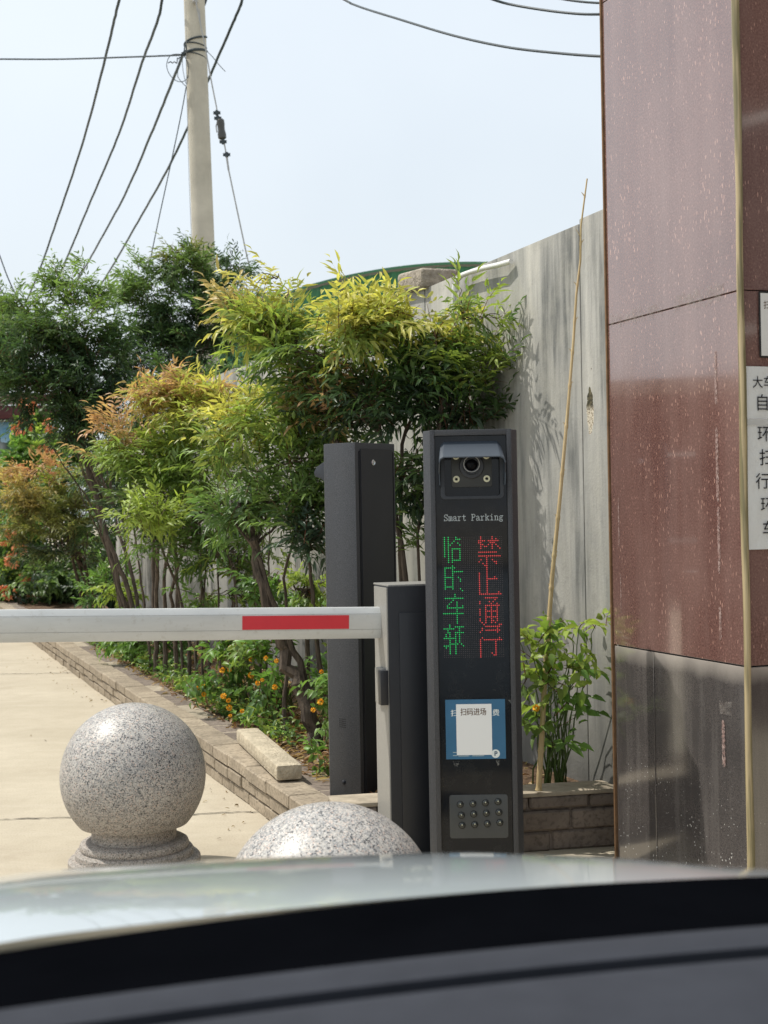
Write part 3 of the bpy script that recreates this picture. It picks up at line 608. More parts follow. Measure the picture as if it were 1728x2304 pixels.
# ------------------------------------------------------------------ kiosk seen from the side, in the planter
bq = at(801, 1152, 5.2); rot = R(50)
bk_ = thing('side_kiosk', 'charcoal kiosk turned side-on behind the barrier, its lockable door facing right', 'parking kiosk', (bq.x, 5.2, 0), rot)
# local: back (door) face normal = -y, from the near corner x=0 going +x; side face goes from the corner towards -x direction rotated
BW, BD, BH = .235, .178, 1.515
pl2 = [(0, 0), (BW, 0), (BW + .0, BD * .8), (BW - .02, BD), (.02, BD + .0), (-.008, BD - .028), (-.012, .055)]
MB().prism(pl2, .1, BH).build('housing', M['paint'], bk_, bevel=.003)
m = MB().box((BW * .52, -.0015, (BH + .1) / 2 + .02), (BW * .8, .006, BH - .1 - .085)); m.build('door', M['panel'], bk_, bevel=.0015)
m = MB(); x0, x1, z0, z1 = BW * .09, BW * .95, .16, BH - .033
for c, d in (((x0, -.0005, (z0 + z1) / 2), (.004, .0026, z1 - z0)), ((x1, -.0005, (z0 + z1) / 2), (.004, .0026, z1 - z0)), (((x0 + x1) / 2, -.0005, z1), (x1 - x0, .0028, .004))): m.box(c, d)
m.build('door_seal', M['dark'], bk_)
MB().lathe([(.011, 0), (.011, .003), (.008, .0045), (.007, .003), (.0005, .003)], 24, Matrix.Translation((BW * .42, -.0045, BH - .075)) @ Matrix.Rotation(R(90), 4, 'X')).build('lock', M['chrome'], bk_, smooth=True)
# camera hood on its front (far) face
hd = [(BD - .01, BH - .055), (BD + .05, BH - .085), (BD + .064, BH - .105), (BD + .06, BH - .122), (BD + .025, BH - .132), (BD, BH - .16), (BD - .01, BH - .16)]
m = MB(); vs = [(x, y, z) for x in (.03, BW - .03) for y, z in hd]; k = len(hd); m.add(vs, [tuple(range(k)), tuple(range(k, 2 * k))[::-1]] + [(i, (i + 1) % k, k + (i + 1) % k, k + i) for i in range(k)])
m.build('camera_hood', plas, bk_, bevel=.004)
m = MB()
sdir = Vector((-.012, .055, 0)).normalized(); sn = Vector((-sdir.y, sdir.x, 0))
sd2 = (Vector((-.008, BD - .028, 0)) - Vector((-.012, .055, 0))).normalized(); sn2 = Vector((-sd2.y, sd2.x, 0))
for i in range(5):
    for j in range(5):
        c = Vector((-.012, .055, 0)) + sd2 * (.008 + i * .0072) + sn2 * .0006; zc = .435 + j * .0075
        m.add([c + sd2 * (.0022 * math.cos(a)) + Vector((0, 0, zc + .0026 * math.sin(a))) for a in [q * math.pi / 3 for q in range(6)]], [tuple(range(6))])
m.build('speaker_grille', M['dark'], bk_)
c = Vector((-.012, .055, 0)) + sd2 * .02
MB().lathe([(.009, 0), (.009, .004), (.006, .009), (.0005, .01)], 16, Matrix.Translation((c.x, c.y, .225)) @ Vector(( -sn2.x, -sn2.y, 0)).to_track_quat('Z', 'Y').to_matrix().to_4x4() if False else Matrix.Translation((c.x, c.y, .225)) @ sn2.to_track_quat('Z', 'Y').to_matrix().to_4x4()).build('knob', M['panel'], bk_, smooth=True)

# ------------------------------------------------------------------ barrier with boom
xq = at(872, 1317, 4.66)
bar = thing('parking_barrier', 'black barrier cabinet with a beige sunlit side carrying a long silver boom with red stripe', 'parking barrier', (xq.x, 4.66, 0), R(17))
bar['label'] = 'low black barrier cabinet carrying a long silver boom with a red stripe across the drive'
XW, XD, XH = .25, .185, .997
cabm = G('sunlit_cabinet_grey', (.30, .285, .25), .38, .5); cabm.bump(cabm.noise(300, 2), .15, .001); cabm.set('Base Color', cabm.ramp(cabm.noise(300, 2), [(.3, (.22, .215, .2)), (.7, (.32, .31, .285))]))  # cabinet paint lightened so the colour itself holds the sun's glare
MB().prism([(0, 0), (XW, 0), (XW, XD), (.012, XD), (-.0, XD - .03)], 0, XH).build('cabinet', simple('near_black_cabinet_paint', (.02, .022, .027), .45, .4, var=.15), bar, bevel=.003)
MB().prism([(-.004, .004), (.0, .0032), (.0, XD - .034), (-.004, XD - .036)], .0, XH - .004).build('sunlit_side_panel', cabm.m, bar)  # pale skin over the dark cabinet, painting in its sunlit side
MB().box((XW * .56, -.002, XH / 2 - .04), (XW * .82, .006, XH - .1)).build('door', M['panel'], bar, bevel=.0015)
MB().box((XW / 2, XD / 2, XH + .003), (XW - .006, XD - .01, .006)).build('top_cover', cabm.m, bar, bevel=.002)
zl = at(860, 1544, 4.7).z
lk = MB().box((-.012, .065, zl), (.018, .075, .124)).build('lock_cover', cabm.m, bar, bevel=.006)
MB().box((-.018, .012, zl), (.028, .034, .118)).build('lock_block', M['panel'], bar, bevel=.004)
# boom in world space
pa = at(838, 1401, 4.74); pb = at(0, 1409, 4.5); dr = (pb - pa).normalized(); pe = pa + dr * 3.3; sb = Vector((0, 0, 1)) - dr * dr.z; sb.normalize(); fb = sb.cross(dr); fb.normalize()
if fb.y > 0: fb = -fb
sec = [(.020, -.020), (.020, .030), (.008, .0535), (-.022, .0535), (-.022, -.0535), (.008, -.0535)]
inv = bar.matrix_basis.inverted() if False else (Matrix.Translation(bar.location) @ Matrix.Rotation(R(17), 4, 'Z')).inverted()
m = MB(); st_ = pa - dr * .03; vs = [inv @ (c + fb * a + sb * b) for c in (st_, pe) for a, b in sec]; k = 6
m.add(vs, [tuple(range(k)), tuple(range(k, 2 * k))[::-1]] + [(i, (i + 1) % k, k + (i + 1) % k, k + i) for i in range(k)]); boom = m.build('boom', M['alu'], bar, bevel=.0025)
for zz in (-.0215, .0315):                     # shallow seam lines along the extrusion
    vs = [inv @ (st_ + dr * s_ + fb * (.0205) + sb * (zz + e)) for s_, e in ((0, 0), (3.3, 0), (3.3, .0012), (0, .0012))]; MB().add(vs, [(0, 1, 2, 3)]).build('seam_line', M['steel'], boom)
def boompt(u): return min(((abs(((q := st_ + dr * (3.3 * i / 4000)).x / q.y) - ray(u, 1401)[0]), 3.3 * i / 4000) for i in range(4000)))[1]
for (ua, ub) in ((544, 783),):
    s0, s1 = boompt(ub), boompt(ua)
    for s0, s1 in ((s0, s1), (s0 + 1.3, s1 + 1.3)):
        if s1 > 3.2: continue
        vs = [inv @ (st_ + dr * s + fb * (.0207 + e) + sb * b) for e in (0, .0008) for s, b in ((s0, -.0185), (s1, -.0185), (s1, .028), (s0, .028))]
        MB().add(vs, [(0, 1, 2, 3), (4, 5, 6, 7), (0, 1, 5, 4), (1, 2, 6, 5), (2, 3, 7, 6), (3, 0, 4, 7)]).build('red_stripe', M['redtape'], boom)
# ------------------------------------------------------------------ utility pole and cables
b0 = at(461, 640, 18); t0 = at(437, 0, 18); dd = (t0 - b0) / (t0.z - b0.z); base = b0 - dd * b0.z; top = t0 + dd * 2.2
up = thing('utility_pole', 'tall round concrete utility pole rising behind the dark shrubs', 'utility pole', base)
rad = lambda z: .147 + (.136 - .147) * (z - b0.z) / (t0.z - b0.z)
m = MB(); nn_ = 30; m.tube([base.lerp(top, i / nn_) for i in range(nn_ + 1)], [rad(base.lerp(top, i / nn_).z) for i in range(nn_ + 1)], 40); m.build('shaft', M['pole'], up, smooth=True, off=base)
m = MB(); q = [at(u, v, 17.86) for u, v in ((418, 4), (420, 200), (426, 420), (434, 610))]; m.tube(q, .0035, 6); q = [at(u, v, 17.86) for u, v in ((448, 20), (452, 60), (463, 110), (470, 150))]; m.tube(q, .006, 6)
m.build('pole_seam_wire', M['steel'], up, off=base)
def wrap(v0, v1, r_, nm='wire_band'):
    m = MB(); pts = []
    for i in range(13):
        a = math.pi * (1.0 + i / 12); c = at(440, v0 + (v1 - v0) * i / 12, 18); rr = rad(c.z) + .006
        pts.append((c.x + rr * math.cos(a), c.y + rr * math.sin(a), c.z))
    m.tube(pts, r_, 6).build(nm, M['wire'], up, off=base)
wrap(103, 84, .014); wrap(124, 116, .018); wrap(98, 110, .009); wrap(118, 136, .008)
m = MB().lathe([(.02, 0), (.035, .01), (.035, .05), (.015, .07), (.001, .071)], 14, Matrix.Translation(at(440, 5, 17.85)) @ Matrix.Rotation(R(90), 4, 'X')); m.build('bolt', M['steel'], up, off=base)
# tangle of thin loops beside the pole
tg_ = thing('wire_tangle', 'tangle of thin loose wire loops hanging at the left of the pole', 'wire', at(412, 125, 17.8))
m = MB(); o = tg_.location
def loop(pts, r_=.005):
    P = [at(u, v, 17.8) for u, v in pts]; out = []
    for i in range(len(P) - 1):
        p0, p1, p2, p3 = P[max(i - 1, 0)], P[i], P[i + 1], P[min(i + 2, len(P) - 1)]
        for k in range(6):
            t = k / 6; out.append(.5 * ((2 * p1) + (p2 - p0) * t + (2 * p0 - 5 * p1 + 4 * p2 - p3) * t * t + (3 * p1 - p0 - 3 * p2 + p3) * t ** 3))
    out.append(P[-1]); m.tube(out, r_, 5)
loop([(412, 122), (385, 124), (375, 145), (382, 168), (400, 183), (418, 180), (424, 160), (422, 140), (414, 126)]); loop([(408, 125), (402, 150), (400, 172), (412, 188), (420, 195)]); loop([(410, 128), (412, 160), (420, 190), (424, 170)], .004)
loop([(405, 128), (402, 132), (399, 131), (398, 142), (392, 139), (388, 142), (384, 139), (378, 142)], .007); loop([(414, 118), (417, 100), (419, 112), (408, 120)], .009)
m.build('wire_loops', M['wire'], tg_, off=o)
m = MB(); o2 = at(462, 112, 17.9); loop([(463, 112), (478, 128), (492, 145), (507, 161)], .005)
mm = m.build('loose_wire', M['wire'], off=o2); mm.location = o2; tag(mm, 'thin loose wire end sticking out to the right of the pole', 'wire')

def cable(name, pts, r_, label, cat='cable', jit=0, mat=None, group=None):
    P = [at(*p) for p in pts]; P = ([P[0] + (P[0] - P[1]).normalized() * 3] if pts[0][1] < -15 else []) + P; out = []; r2 = random.Random(len(label))
    for i in range(len(P) - 1):
        p0, p1, p2, p3 = P[max(i - 1, 0)], P[i], P[i + 1], P[min(i + 2, len(P) - 1)]
        for k in range(10):
            t = k / 10; q = .5 * ((2 * p1) + (p2 - p0) * t + (2 * p0 - 5 * p1 + 4 * p2 - p3) * t * t + (3 * p1 - p0 - 3 * p2 + p3) * t ** 3)
            out.append(q + Vector((r2.uniform(-jit, jit), 0, r2.uniform(-jit, jit))))
    out.append(P[-1]); o = out[0].copy(); ob = MB().tube(out, r_, 7).build(name, mat or M['wire'], smooth=True, off=o); ob.location = o
    return tag(ob, label, cat, group)
GR = 'overhead cables by the pole'
cable('overhead_cable', [(276, -30, 18), (262, 25, 18.6), (232, 150, 20.5), (185, 325, 24), (130, 490, 27), (88, 610, 29.5), (48, 705, 32), (10, 800, 34)], .0195, 'leftmost thick black cable, hitting the shrub tops near the left edge of the photo', jit=.003, group=GR)
cable('overhead_cable', [(370, -25, 18), (355, 45, 18.7), (320, 140, 20.5), (268, 300, 24), (205, 450, 27), (155, 570, 29.5), (115, 660, 32), (80, 720, 34)], .0195, 'thick black cable running between the leftmost cable and the one tied to the pole', jit=.003, group=GR)
cable('overhead_cable', [(412, 122, 17.85), (395, 165, 18.8), (345, 290, 21.5), (280, 440, 25.5), (215, 560, 29), (175, 630, 32), (140, 690, 34)], .0195, 'thick black cable tied to the left side of the pole under the wire bands', jit=.003, group=GR)
cable('overhead_cable', [(552, -25, 18.2), (540, 15, 18.5), (505, 95, 19.2), (466, 186, 20.2), (430, 270, 21.5), (380, 375, 23), (310, 500, 27), (240, 620, 31), (190, 690, 33)], .0195, 'thick black cable that crosses behind the pole from the upper right', jit=.003, group=GR)
cable('overhead_cable', [(474, -30, 18.3), (466, -8, 18.3), (458, 12, 18.4), (450, 30, 18.5)], .0195, 'short black cable end just right of the pole at the very top', group=GR)
cable('overhead_cable', [(-60, 134, 19), (0, 133, 19), (140, 133, 18.8), (300, 128, 18.2), (408, 124, 17.85)], .011, 'thin level wire reaching the pole from the left edge of the photo', 'wire', group=GR)
cable('overhead_cable', [(419, 195, 17.8), (407, 260, 17.8), (385, 365, 17.9), (360, 480, 18), (340, 575, 18.1), (318, 680, 18.2)], .007, 'very thin wire hanging down the left side of the pole', 'wire', group=GR)
cable('overhead_cable', [(-6, 560, 20), (0, 577, 20), (22, 635, 20), (52, 695, 20.2), (70, 730, 20.4)], .009, 'thin curved wire low at the left edge above the shrubs', 'wire', group=GR)
cable('overhead_cable', [(-20, 620, 20), (0, 648, 20), (22, 690, 20.2), (40, 730, 20.4)], .009, 'lowest faint wire in the left corner of the sky', 'wire', group=GR)
for (pts, r_, lb) in (([(740, -18, 11), (800, 12, 10.7), (900, 44, 10), (1020, 80, 9.4), (1140, 106, 8.9), (1260, 120, 8.5), (1360, 127, 8.2), (1480, 130, 8)], .0085, 'thick sagging black cable crossing the sky to the pillar'),
                      ([(1090, -8, 9), (1140, 8, 9), (1220, 22, 8.8), (1300, 31, 8.6), (1360, 32, 8.5), (1450, 30, 8.4)], .0085, 'short sagging cable at the top edge left of the pillar'),
                      ([(1255, -4, 9), (1300, 3, 8.9), (1360, 7, 8.8), (1450, 6, 8.7)], .0075, 'uppermost sliver of cable beside the top of the pillar')):
    cable('overhead_cable', pts, r_, lb, group=GR)
# guy wire with insulator
gy = thing('guy_wire', 'stay wire with a dark egg insulator running down right of the pole', 'guy wire', at(560, 590, 17.6))
o = gy.location
m = MB().tube([at(u, v, 17.6) for u, v in ((440, 0), (452, 60), (463, 112), (474, 175), (487, 240), (490, 262))], .009, 6); m.tube([at(u, v, 17.6) for u, v in ((501, 305), (507, 335), (515, 385), (535, 480), (552, 560), (566, 620))], .0095, 6)
m.tube([at(u, v, 17.6) for u, v in ((491, 266), (486, 284), (488, 298))], .008, 5); m.tube([at(u, v, 17.6) for u, v in ((491, 266), (503, 280), (504, 298))], .008, 5)
m.tube([at(u, v, 17.6) for u, v in ((509, 345), (514, 382))], .014, 5); m.build('wire', M['steel'], gy, off=o)
ic = at(498, 290, 17.6); pu = Matrix.Translation(ic) @ Matrix.Rotation(R(-5), 4, 'Y')
MB().lathe([(.03, -.135), (.052, -.12), (.055, -.07), (.045, -.02), (.045, .02), (.05, .06), (.048, .11), (.03, .13)], 16, pu).build('insulator', simple('brown_porcelain', (.05, .05, .045), .25, .5), gy, smooth=True, off=o)
for u, v in ((488, 254), (490, 266), (502, 319), (510, 348)):
    c = at(u, v, 17.6); MB().box(c, (.09, .03, .035)).box(c, (.035, .05, .06)).build('clamp', M['wire'], gy, off=o)

# ------------------------------------------------------------------ vegetation
def norm(a): return a / np.maximum(np.linalg.norm(a, axis=-1, keepdims=True), 1e-9)
def leaf_arrays(P, Dr, Nr, L, Wd, Cc, fold=.25, droop=.25, tooth=0):
    n = len(P); Dr = norm(Dr); Sd = norm(np.cross(Dr, Nr)); Up = np.cross(Sd, Dr); L = L[:, None]; Wd = Wd[:, None]
    c1 = P + Dr * L * .33 + Up * L * .02; c2 = P + Dr * L * .68 - Up * L * droop * .25; t = P + Dr * L - Up * L * droop * .8
    l1 = c1 - Sd * Wd * .5 + Up * Wd * fold; r1 = c1 + Sd * Wd * .5 + Up * Wd * fold
    l2 = c2 - Sd * Wd * .38 + Up * Wd * fold * .8; r2 = c2 + Sd * Wd * .38 + Up * Wd * fold * .8
    V_ = np.stack([P, l1, c1, r1, l2, c2, r2, t], 1).reshape(-1, 3)
    tri = np.array([[0, 3, 2], [0, 2, 1], [4, 5, 7], [5, 6, 7]]); quad = np.array([[1, 2, 5, 4], [2, 3, 6, 5]])
    b = (np.arange(n) * 8)[:, None, None]
    return V_, (tri[None] + b).reshape(-1, 3), (quad[None] + b).reshape(-1, 4), np.repeat(Cc, 8, 0)
def mesh_from(name, Vt, tris, quads, colr, mat, parent=None, off=(0, 0, 0)):
    me = bpy.data.meshes.new(name); nv = len(Vt); me.vertices.add(nv); me.vertices.foreach_set('co', (Vt - np.array(off)).astype(np.float32).ravel())
    nt_, nq = len(tris), len(quads); me.loops.add(nt_ * 3 + nq * 4); me.polygons.add(nt_ + nq)
    me.loops.foreach_set('vertex_index', np.concatenate([tris.ravel(), quads.ravel()]).astype(np.int32))
    ls = np.concatenate([np.arange(nt_) * 3, nt_ * 3 + np.arange(nq) * 4]).astype(np.int32); me.polygons.foreach_set('loop_start', ls)
    me.polygons.foreach_set('use_smooth', np.ones(nt_ + nq, bool)); me.update(calc_edges=True)
    at_ = me.color_attributes.new('Col', 'FLOAT_COLOR', 'POINT'); c4 = np.ones((nv, 4), np.float32); c4[:, :3] = colr; at_.data.foreach_set('color', c4.ravel())
    return link_mesh(name, me, mat, parent)
PAL = dict(yel=(.58, .54, .14), lime=(.33, .42, .09), green=(.19, .29, .08), mid=(.10, .175, .058), dark=(.042, .078, .04), orange=(.55, .33, .18), gold=(.52, .40, .15),
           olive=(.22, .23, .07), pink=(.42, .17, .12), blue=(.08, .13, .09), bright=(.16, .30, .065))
TWIG = np.array((.12, .05, .03))
def fronds(clumps, leafL, leafW, seed, up=.5, nodes=6, R_len=(.18, .32), size_jit=.3, depth=1.0):
    """clumps: (u, v, ru, rv, Y, n, base, tip, bias). Compound leaves: a curved rachis with pairs of leaflets."""
    g = np.random.default_rng(seed); VV = []; TT = []; QQ = []; CC = []; nv = 0; anchors = []
    for (u, v, ru, rv, Y, n, cb, ct, bias) in clumps:
        c = np.array(at(u, v, Y)); rx_, rz_ = ru / FOC * Y, rv / FOC * Y; ry = depth * (rx_ + rz_) / 2
        ns = max(4, n // 6); ds = norm(g.normal(size=(ns, 3))); rs_ = g.uniform(.25, 1, ns) ** .6 * np.where(g.random(ns) < .16, g.uniform(1.1, 1.4, ns), 1)
        idx = g.integers(0, ns, n); d = ds[idx]; rr = rs_[idx]
        lump = 1 + .18 * np.sin(d[:, 0] * 5 + u) * np.sin(d[:, 2] * 6 + v)
        A = c + d * (rr * lump)[:, None] * np.array([rx_, ry, rz_]) + g.normal(size=(n, 3)) * np.array([.055, .055, .03]) * (leafL / .06)
        d = norm(d + g.normal(size=(n, 3)) * .35); anchors += [(c, a) for a in A[:: max(1, n // 14)]]
        fd = norm(d * np.array([1, 1, .6]) + np.array([0, 0, up]) + g.normal(size=(n, 3)) * .55)
        RL = g.uniform(*R_len, n); youth = np.clip(.46 + .6 * d[:, 2] * rr + bias + g.normal(size=n) * .24, 0, 1)
        A = A - fd * RL[:, None] * .5
        side = norm(np.cross(fd, np.array([0, 0, 1.0]) + g.normal(size=(n, 3)) * .25)); upn = np.cross(side, fd)
        cb_, ct_ = np.array(PAL[cb]), np.array(PAL[ct]); P = []; Dv = []; Nv = []; Ls = []; Ws = []; Cs = []
        arch = g.uniform(.0, .42, n)
        def rp(s): return A + fd * (RL * s)[:, None] - upn * (RL * arch * s * s)[:, None]
        for k in range(nodes + 1):
            s = .18 + .82 * k / nodes; pk = rp(s); tdir = norm(rp(s + .05) - rp(s))
            sides = (0,) if k == nodes else (-1, 1)
            for sd in sides:
                keep = g.random(n) > (.08 if k else .3)
                spread = g.uniform(.6, 1.15, n)[:, None]
                dv = norm(tdir + side * sd * spread + upn * g.normal(size=(n, 1)) * .18 - np.array([0, 0, .18]))
                ll = leafL * (1 + size_jit * g.normal(size=n)).clip(.5, 1.6) * (1.1 - .35 * abs(s - .6)); p_ = pk + g.normal(size=(n, 3)) * .004
                y_ = np.clip(youth + .18 * (s - .5) + g.normal(size=n) * .1, 0, 1); yy = (y_ * y_ * (3 - 2 * y_))[:, None]
                col = (cb_ * (1 - yy) + ct_ * yy) * g.uniform(.7, 1.3, (n, 1))
                P.append(p_[keep]); Dv.append(dv[keep]); Nv.append((upn + g.normal(size=(n, 3)) * .35)[keep]); Ls.append(ll[keep]); Ws.append((leafW * g.uniform(.8, 1.25, n))[keep]); Cs.append(col[keep])
                if k < nodes - 1 and nodes > 4:        # second leaflet further out along a small side twig
                    kp = g.random(n) > .45; dv2 = norm(dv + tdir * .8 + g.normal(size=(n, 3)) * .2)
                    P.append((p_ + dv * ll[:, None] * .7)[kp]); Dv.append(dv2[kp]); Nv.append((upn + g.normal(size=(n, 3)) * .4)[kp]); Ls.append((ll * .9)[kp]); Ws.append(np.full(kp.sum(), leafW * .9)); Cs.append(col[kp])
        V_, t_, q_, c_ = leaf_arrays(np.concatenate(P), np.concatenate(Dv), np.concatenate(Nv), np.concatenate(Ls), np.concatenate(Ws), np.concatenate(Cs), droop=.3)
        VV.append(V_); TT.append(t_ + nv); QQ.append(q_ + nv); CC.append(c_); nv += len(V_)
        # rachis ribbons
        w = .0016 if leafL > .05 else .002; r0, r1, r2 = rp(0), rp(.5), rp(1.0); sw = side * w; uw = upn * w
        Vr = np.stack([r0 - sw, r0 + sw, r1 - sw, r1 + sw, r2, r2 + uw], 1).reshape(-1, 3); b = (np.arange(n) * 6)[:, None, None] + nv
        QQ.append((np.array([[0, 1, 3, 2]])[None] + b).reshape(-1, 4)); TT.append((np.array([[2, 3, 4]])[None] + b).reshape(-1, 3)); VV.append(Vr); CC.append(np.tile(TWIG, (len(Vr), 1))); nv += len(Vr)
    return np.concatenate(VV), np.concatenate(TT), np.concatenate(QQ), np.concatenate(CC), anchors
def wig(P, g, a, n=5):
    out = []
    for i in range(len(P) - 1):
        for k in range(n): out.append(P[i].lerp(P[i + 1], k / n) + Vector(g.normal(size=3) * a * (0 if i == 0 and k == 0 else 1)))
    return out + [P[-1]]
def shrub(name, label, clumps, stems, leafL, leafW, seed, cat='shrub', group='garden shrubs in the planter', up=.5, nodes=6, R_len=(.18, .32), bark=None, twig=.004, depth=1.0, spread=True):
    g = np.random.default_rng(seed + 100)
    s0 = stems[0][0]; base = at(*s0[:3]) if len(s0) == 3 else Vector(s0[:3]); base.z = .12
    root = thing(name, label, cat, base, 0, group)
    Vt, T, Q, C_, anc = fronds(clumps, leafL, leafW, seed, up, nodes, R_len, depth=depth)
    mesh_from('crown', Vt, T, Q, C_, M['leaf'], root, base)
    m = MB()
    for st_ in stems:
        pts = [at(*p[:3]) for p in st_[:-1]]; r0 = st_[-1]
        lo = pts[0].copy(); lo.z = .1; pts = [lo] + pts[0 if pts[0].z > .2 else 1:]
        P = wig(pts, g, r0 * .22); k = len(P); m.tube(P, [r0 * (1 - .6 * i / (k - 1)) for i in range(k)], 7)
        tip = P[-1]
        near_ = sorted(anc, key=lambda a: (Vector(a[1]) - tip).length)[:7]
        for c, a in near_:
            P2 = wig([P[-3], tip.lerp(Vector(a), .5) + Vector(g.normal(size=3) * .03), Vector(a)], g, .008, 4); m.tube(P2, [r0 * .35 * (1 - .7 * i / (len(P2) - 1)) + .001 for i in range(len(P2))], 5, caps=False)
    if spread:
        for c, a in anc[::2]:
            P2 = wig([Vector(c), Vector(c).lerp(Vector(a), .6), Vector(a)], g, .006, 3); m.tube(P2, [twig * (1 - .6 * i / (len(P2) - 1)) for i in range(len(P2))], 4, caps=False)
    m.build('stems', bark or M['bark'], root, smooth=True, off=base)
    return root

shrub('nandina_shrub', 'tall shrub with bright yellow new leaves above glossy green ones, behind the two kiosks',
      [(630, 712, 80, 45, 6.3, 60, 'green', 'yel', .12), (545, 690, 60, 35, 6.4, 26, 'green', 'gold', .2), (622, 628, 14, 28, 6.3, 6, 'lime', 'yel', .4),
       (790, 728, 110, 42, 6.0, 72, 'green', 'yel', .18), (895, 700, 65, 36, 6.0, 40, 'lime', 'yel', .3), (765, 660, 18, 20, 6.1, 4, 'lime', 'yel', .3), (980, 752, 75, 48, 6.0, 48, 'mid', 'yel', 0), (1045, 720, 40, 60, 5.9, 12, 'mid', 'lime', 0),
       (740, 810, 140, 60, 6.15, 78, 'mid', 'lime', -.2), (950, 840, 125, 75, 6.1, 105, 'dark', 'bright', -.1), (1090, 820, 65, 90, 5.9, 30, 'mid', 'lime', 0),
       (620, 800, 70, 80, 6.3, 34, 'mid', 'lime', -.1), (840, 900, 130, 60, 6.1, 90, 'dark', 'mid', -.1), (1020, 920, 80, 60, 6.0, 55, 'dark', 'mid', -.15), (925, 1050, 45, 90, 6.0, 42, 'dark', 'green', -.1), (900, 1190, 30, 60, 6.05, 10, 'mid', 'green', 0)],
      [((950, 1700, 6.0), (915, 1300, 6.0), (880, 1100, 6.05), (840, 900, 6.1), .016), ((930, 1700, 6.1), (900, 1250, 6.1), (905, 1000, 6.1), (960, 850, 6.1), .014), ((900, 1600, 6.2), (800, 1100, 6.2), (720, 900, 6.2), (690, 860, 6.25), (655, 760, 6.3), .017), ((960, 1650, 6.0), (940, 1200, 6.0), (1000, 900, 5.95), .011)],
      .061, .0148, 1)
shrub('nandina_shrub', 'leaning shrub with coppery young leaves, its thick trunk rooted left of the side kiosk',
      [(735, 925, 80, 55, 6.3, 50, 'mid', 'orange', .1), (640, 930, 90, 50, 6.4, 55, 'green', 'lime', .15), (560, 980, 80, 60, 6.5, 55, 'green', 'yel', 0), (660, 1040, 110, 70, 6.45, 90, 'mid', 'green', 0),
       (560, 1120, 100, 80, 6.6, 80, 'mid', 'green', 0), (690, 1150, 55, 80, 6.3, 46, 'dark', 'green', 0), (700, 1215, 35, 55, 6.25, 20, 'dark', 'blue', .2), (780, 870, 40, 45, 6.2, 14, 'green', 'orange', .2)],
      [((718, 1672, 6.45), (690, 1590, 6.45), (640, 1470, 6.5), (610, 1360, 6.5), (575, 1240, 6.55), (555, 1150, 6.6), .043), ((712, 1672, 6.5), (700, 1560, 6.5), (650, 1440, 6.5), (600, 1320, 6.5), (560, 1180, 6.6), .022), ((745, 1600, 6.5), (715, 1480, 6.5), (700, 1300, 6.5), (690, 1180, 6.45), .017), ((640, 1560, 6.8), (650, 1450, 6.8), (640, 1300, 6.7), (680, 1100, 6.5), .013)],
      .060, .0142, 2)
shrub('nandina_shrub', 'broad shrub with orange and yellow-green leaf sprays in the middle of the bed',
      [(400, 880, 90, 30, 8.3, 60, 'lime', 'orange', .2), (330, 895, 50, 25, 8.3, 24, 'gold', 'orange', .3), (480, 925, 150, 55, 8.3, 130, 'lime', 'yel', .0), (270, 985, 60, 55, 8.6, 50, 'green', 'orange', .1), (330, 1010, 90, 50, 8.5, 80, 'green', 'lime', .1),
       (450, 1030, 140, 70, 8.4, 150, 'green', 'lime', .05), (350, 1110, 90, 60, 8.6, 80, 'dark', 'green', 0), (335, 1150, 60, 35, 8.0, 45, 'lime', 'lime', .1), (470, 1160, 110, 70, 8.6, 95, 'mid', 'green', 0), (400, 1225, 110, 45, 8.5, 44, 'mid', 'green', .1), (520, 1240, 80, 45, 8.3, 24, 'mid', 'lime', -.1)],
      [((350, 1460, 9.4), (352, 1300, 9.3), (360, 1150, 9.0), (390, 1000, 8.7), .02), ((372, 1460, 9.3), (368, 1300, 9.2), (400, 1150, 8.9), .02), ((395, 1455, 9.2), (385, 1340, 9.1), (440, 1120, 8.8), .019), ((425, 1450, 9.0), (400, 1320, 9.0), (330, 1150, 8.7), .016), ((440, 1470, 8.9), (455, 1330, 8.8), (450, 1180, 8.6), .013), ((560, 1470, 8.2), (535, 1380, 8.2), (520, 1250, 8.3), .012)] + [((u_, 1475, y_), (u_ - 14 * k_, 1360, y_), (u_ - 30 * k_, 1240, y_), (u_ - 40 * k_, 1130, y_ - .1), r_) for u_, y_, k_, r_ in ((410, 9.1, .6, .011), (455, 8.8, -.3, .010), (470, 8.8, .8, .012), (495, 8.6, .2, .009), (520, 8.5, -.5, .010), (585, 8.1, .6, .011), (600, 8.0, -.2, .009), (338, 9.5, 1.0, .012))],
      .060, .0142, 3)
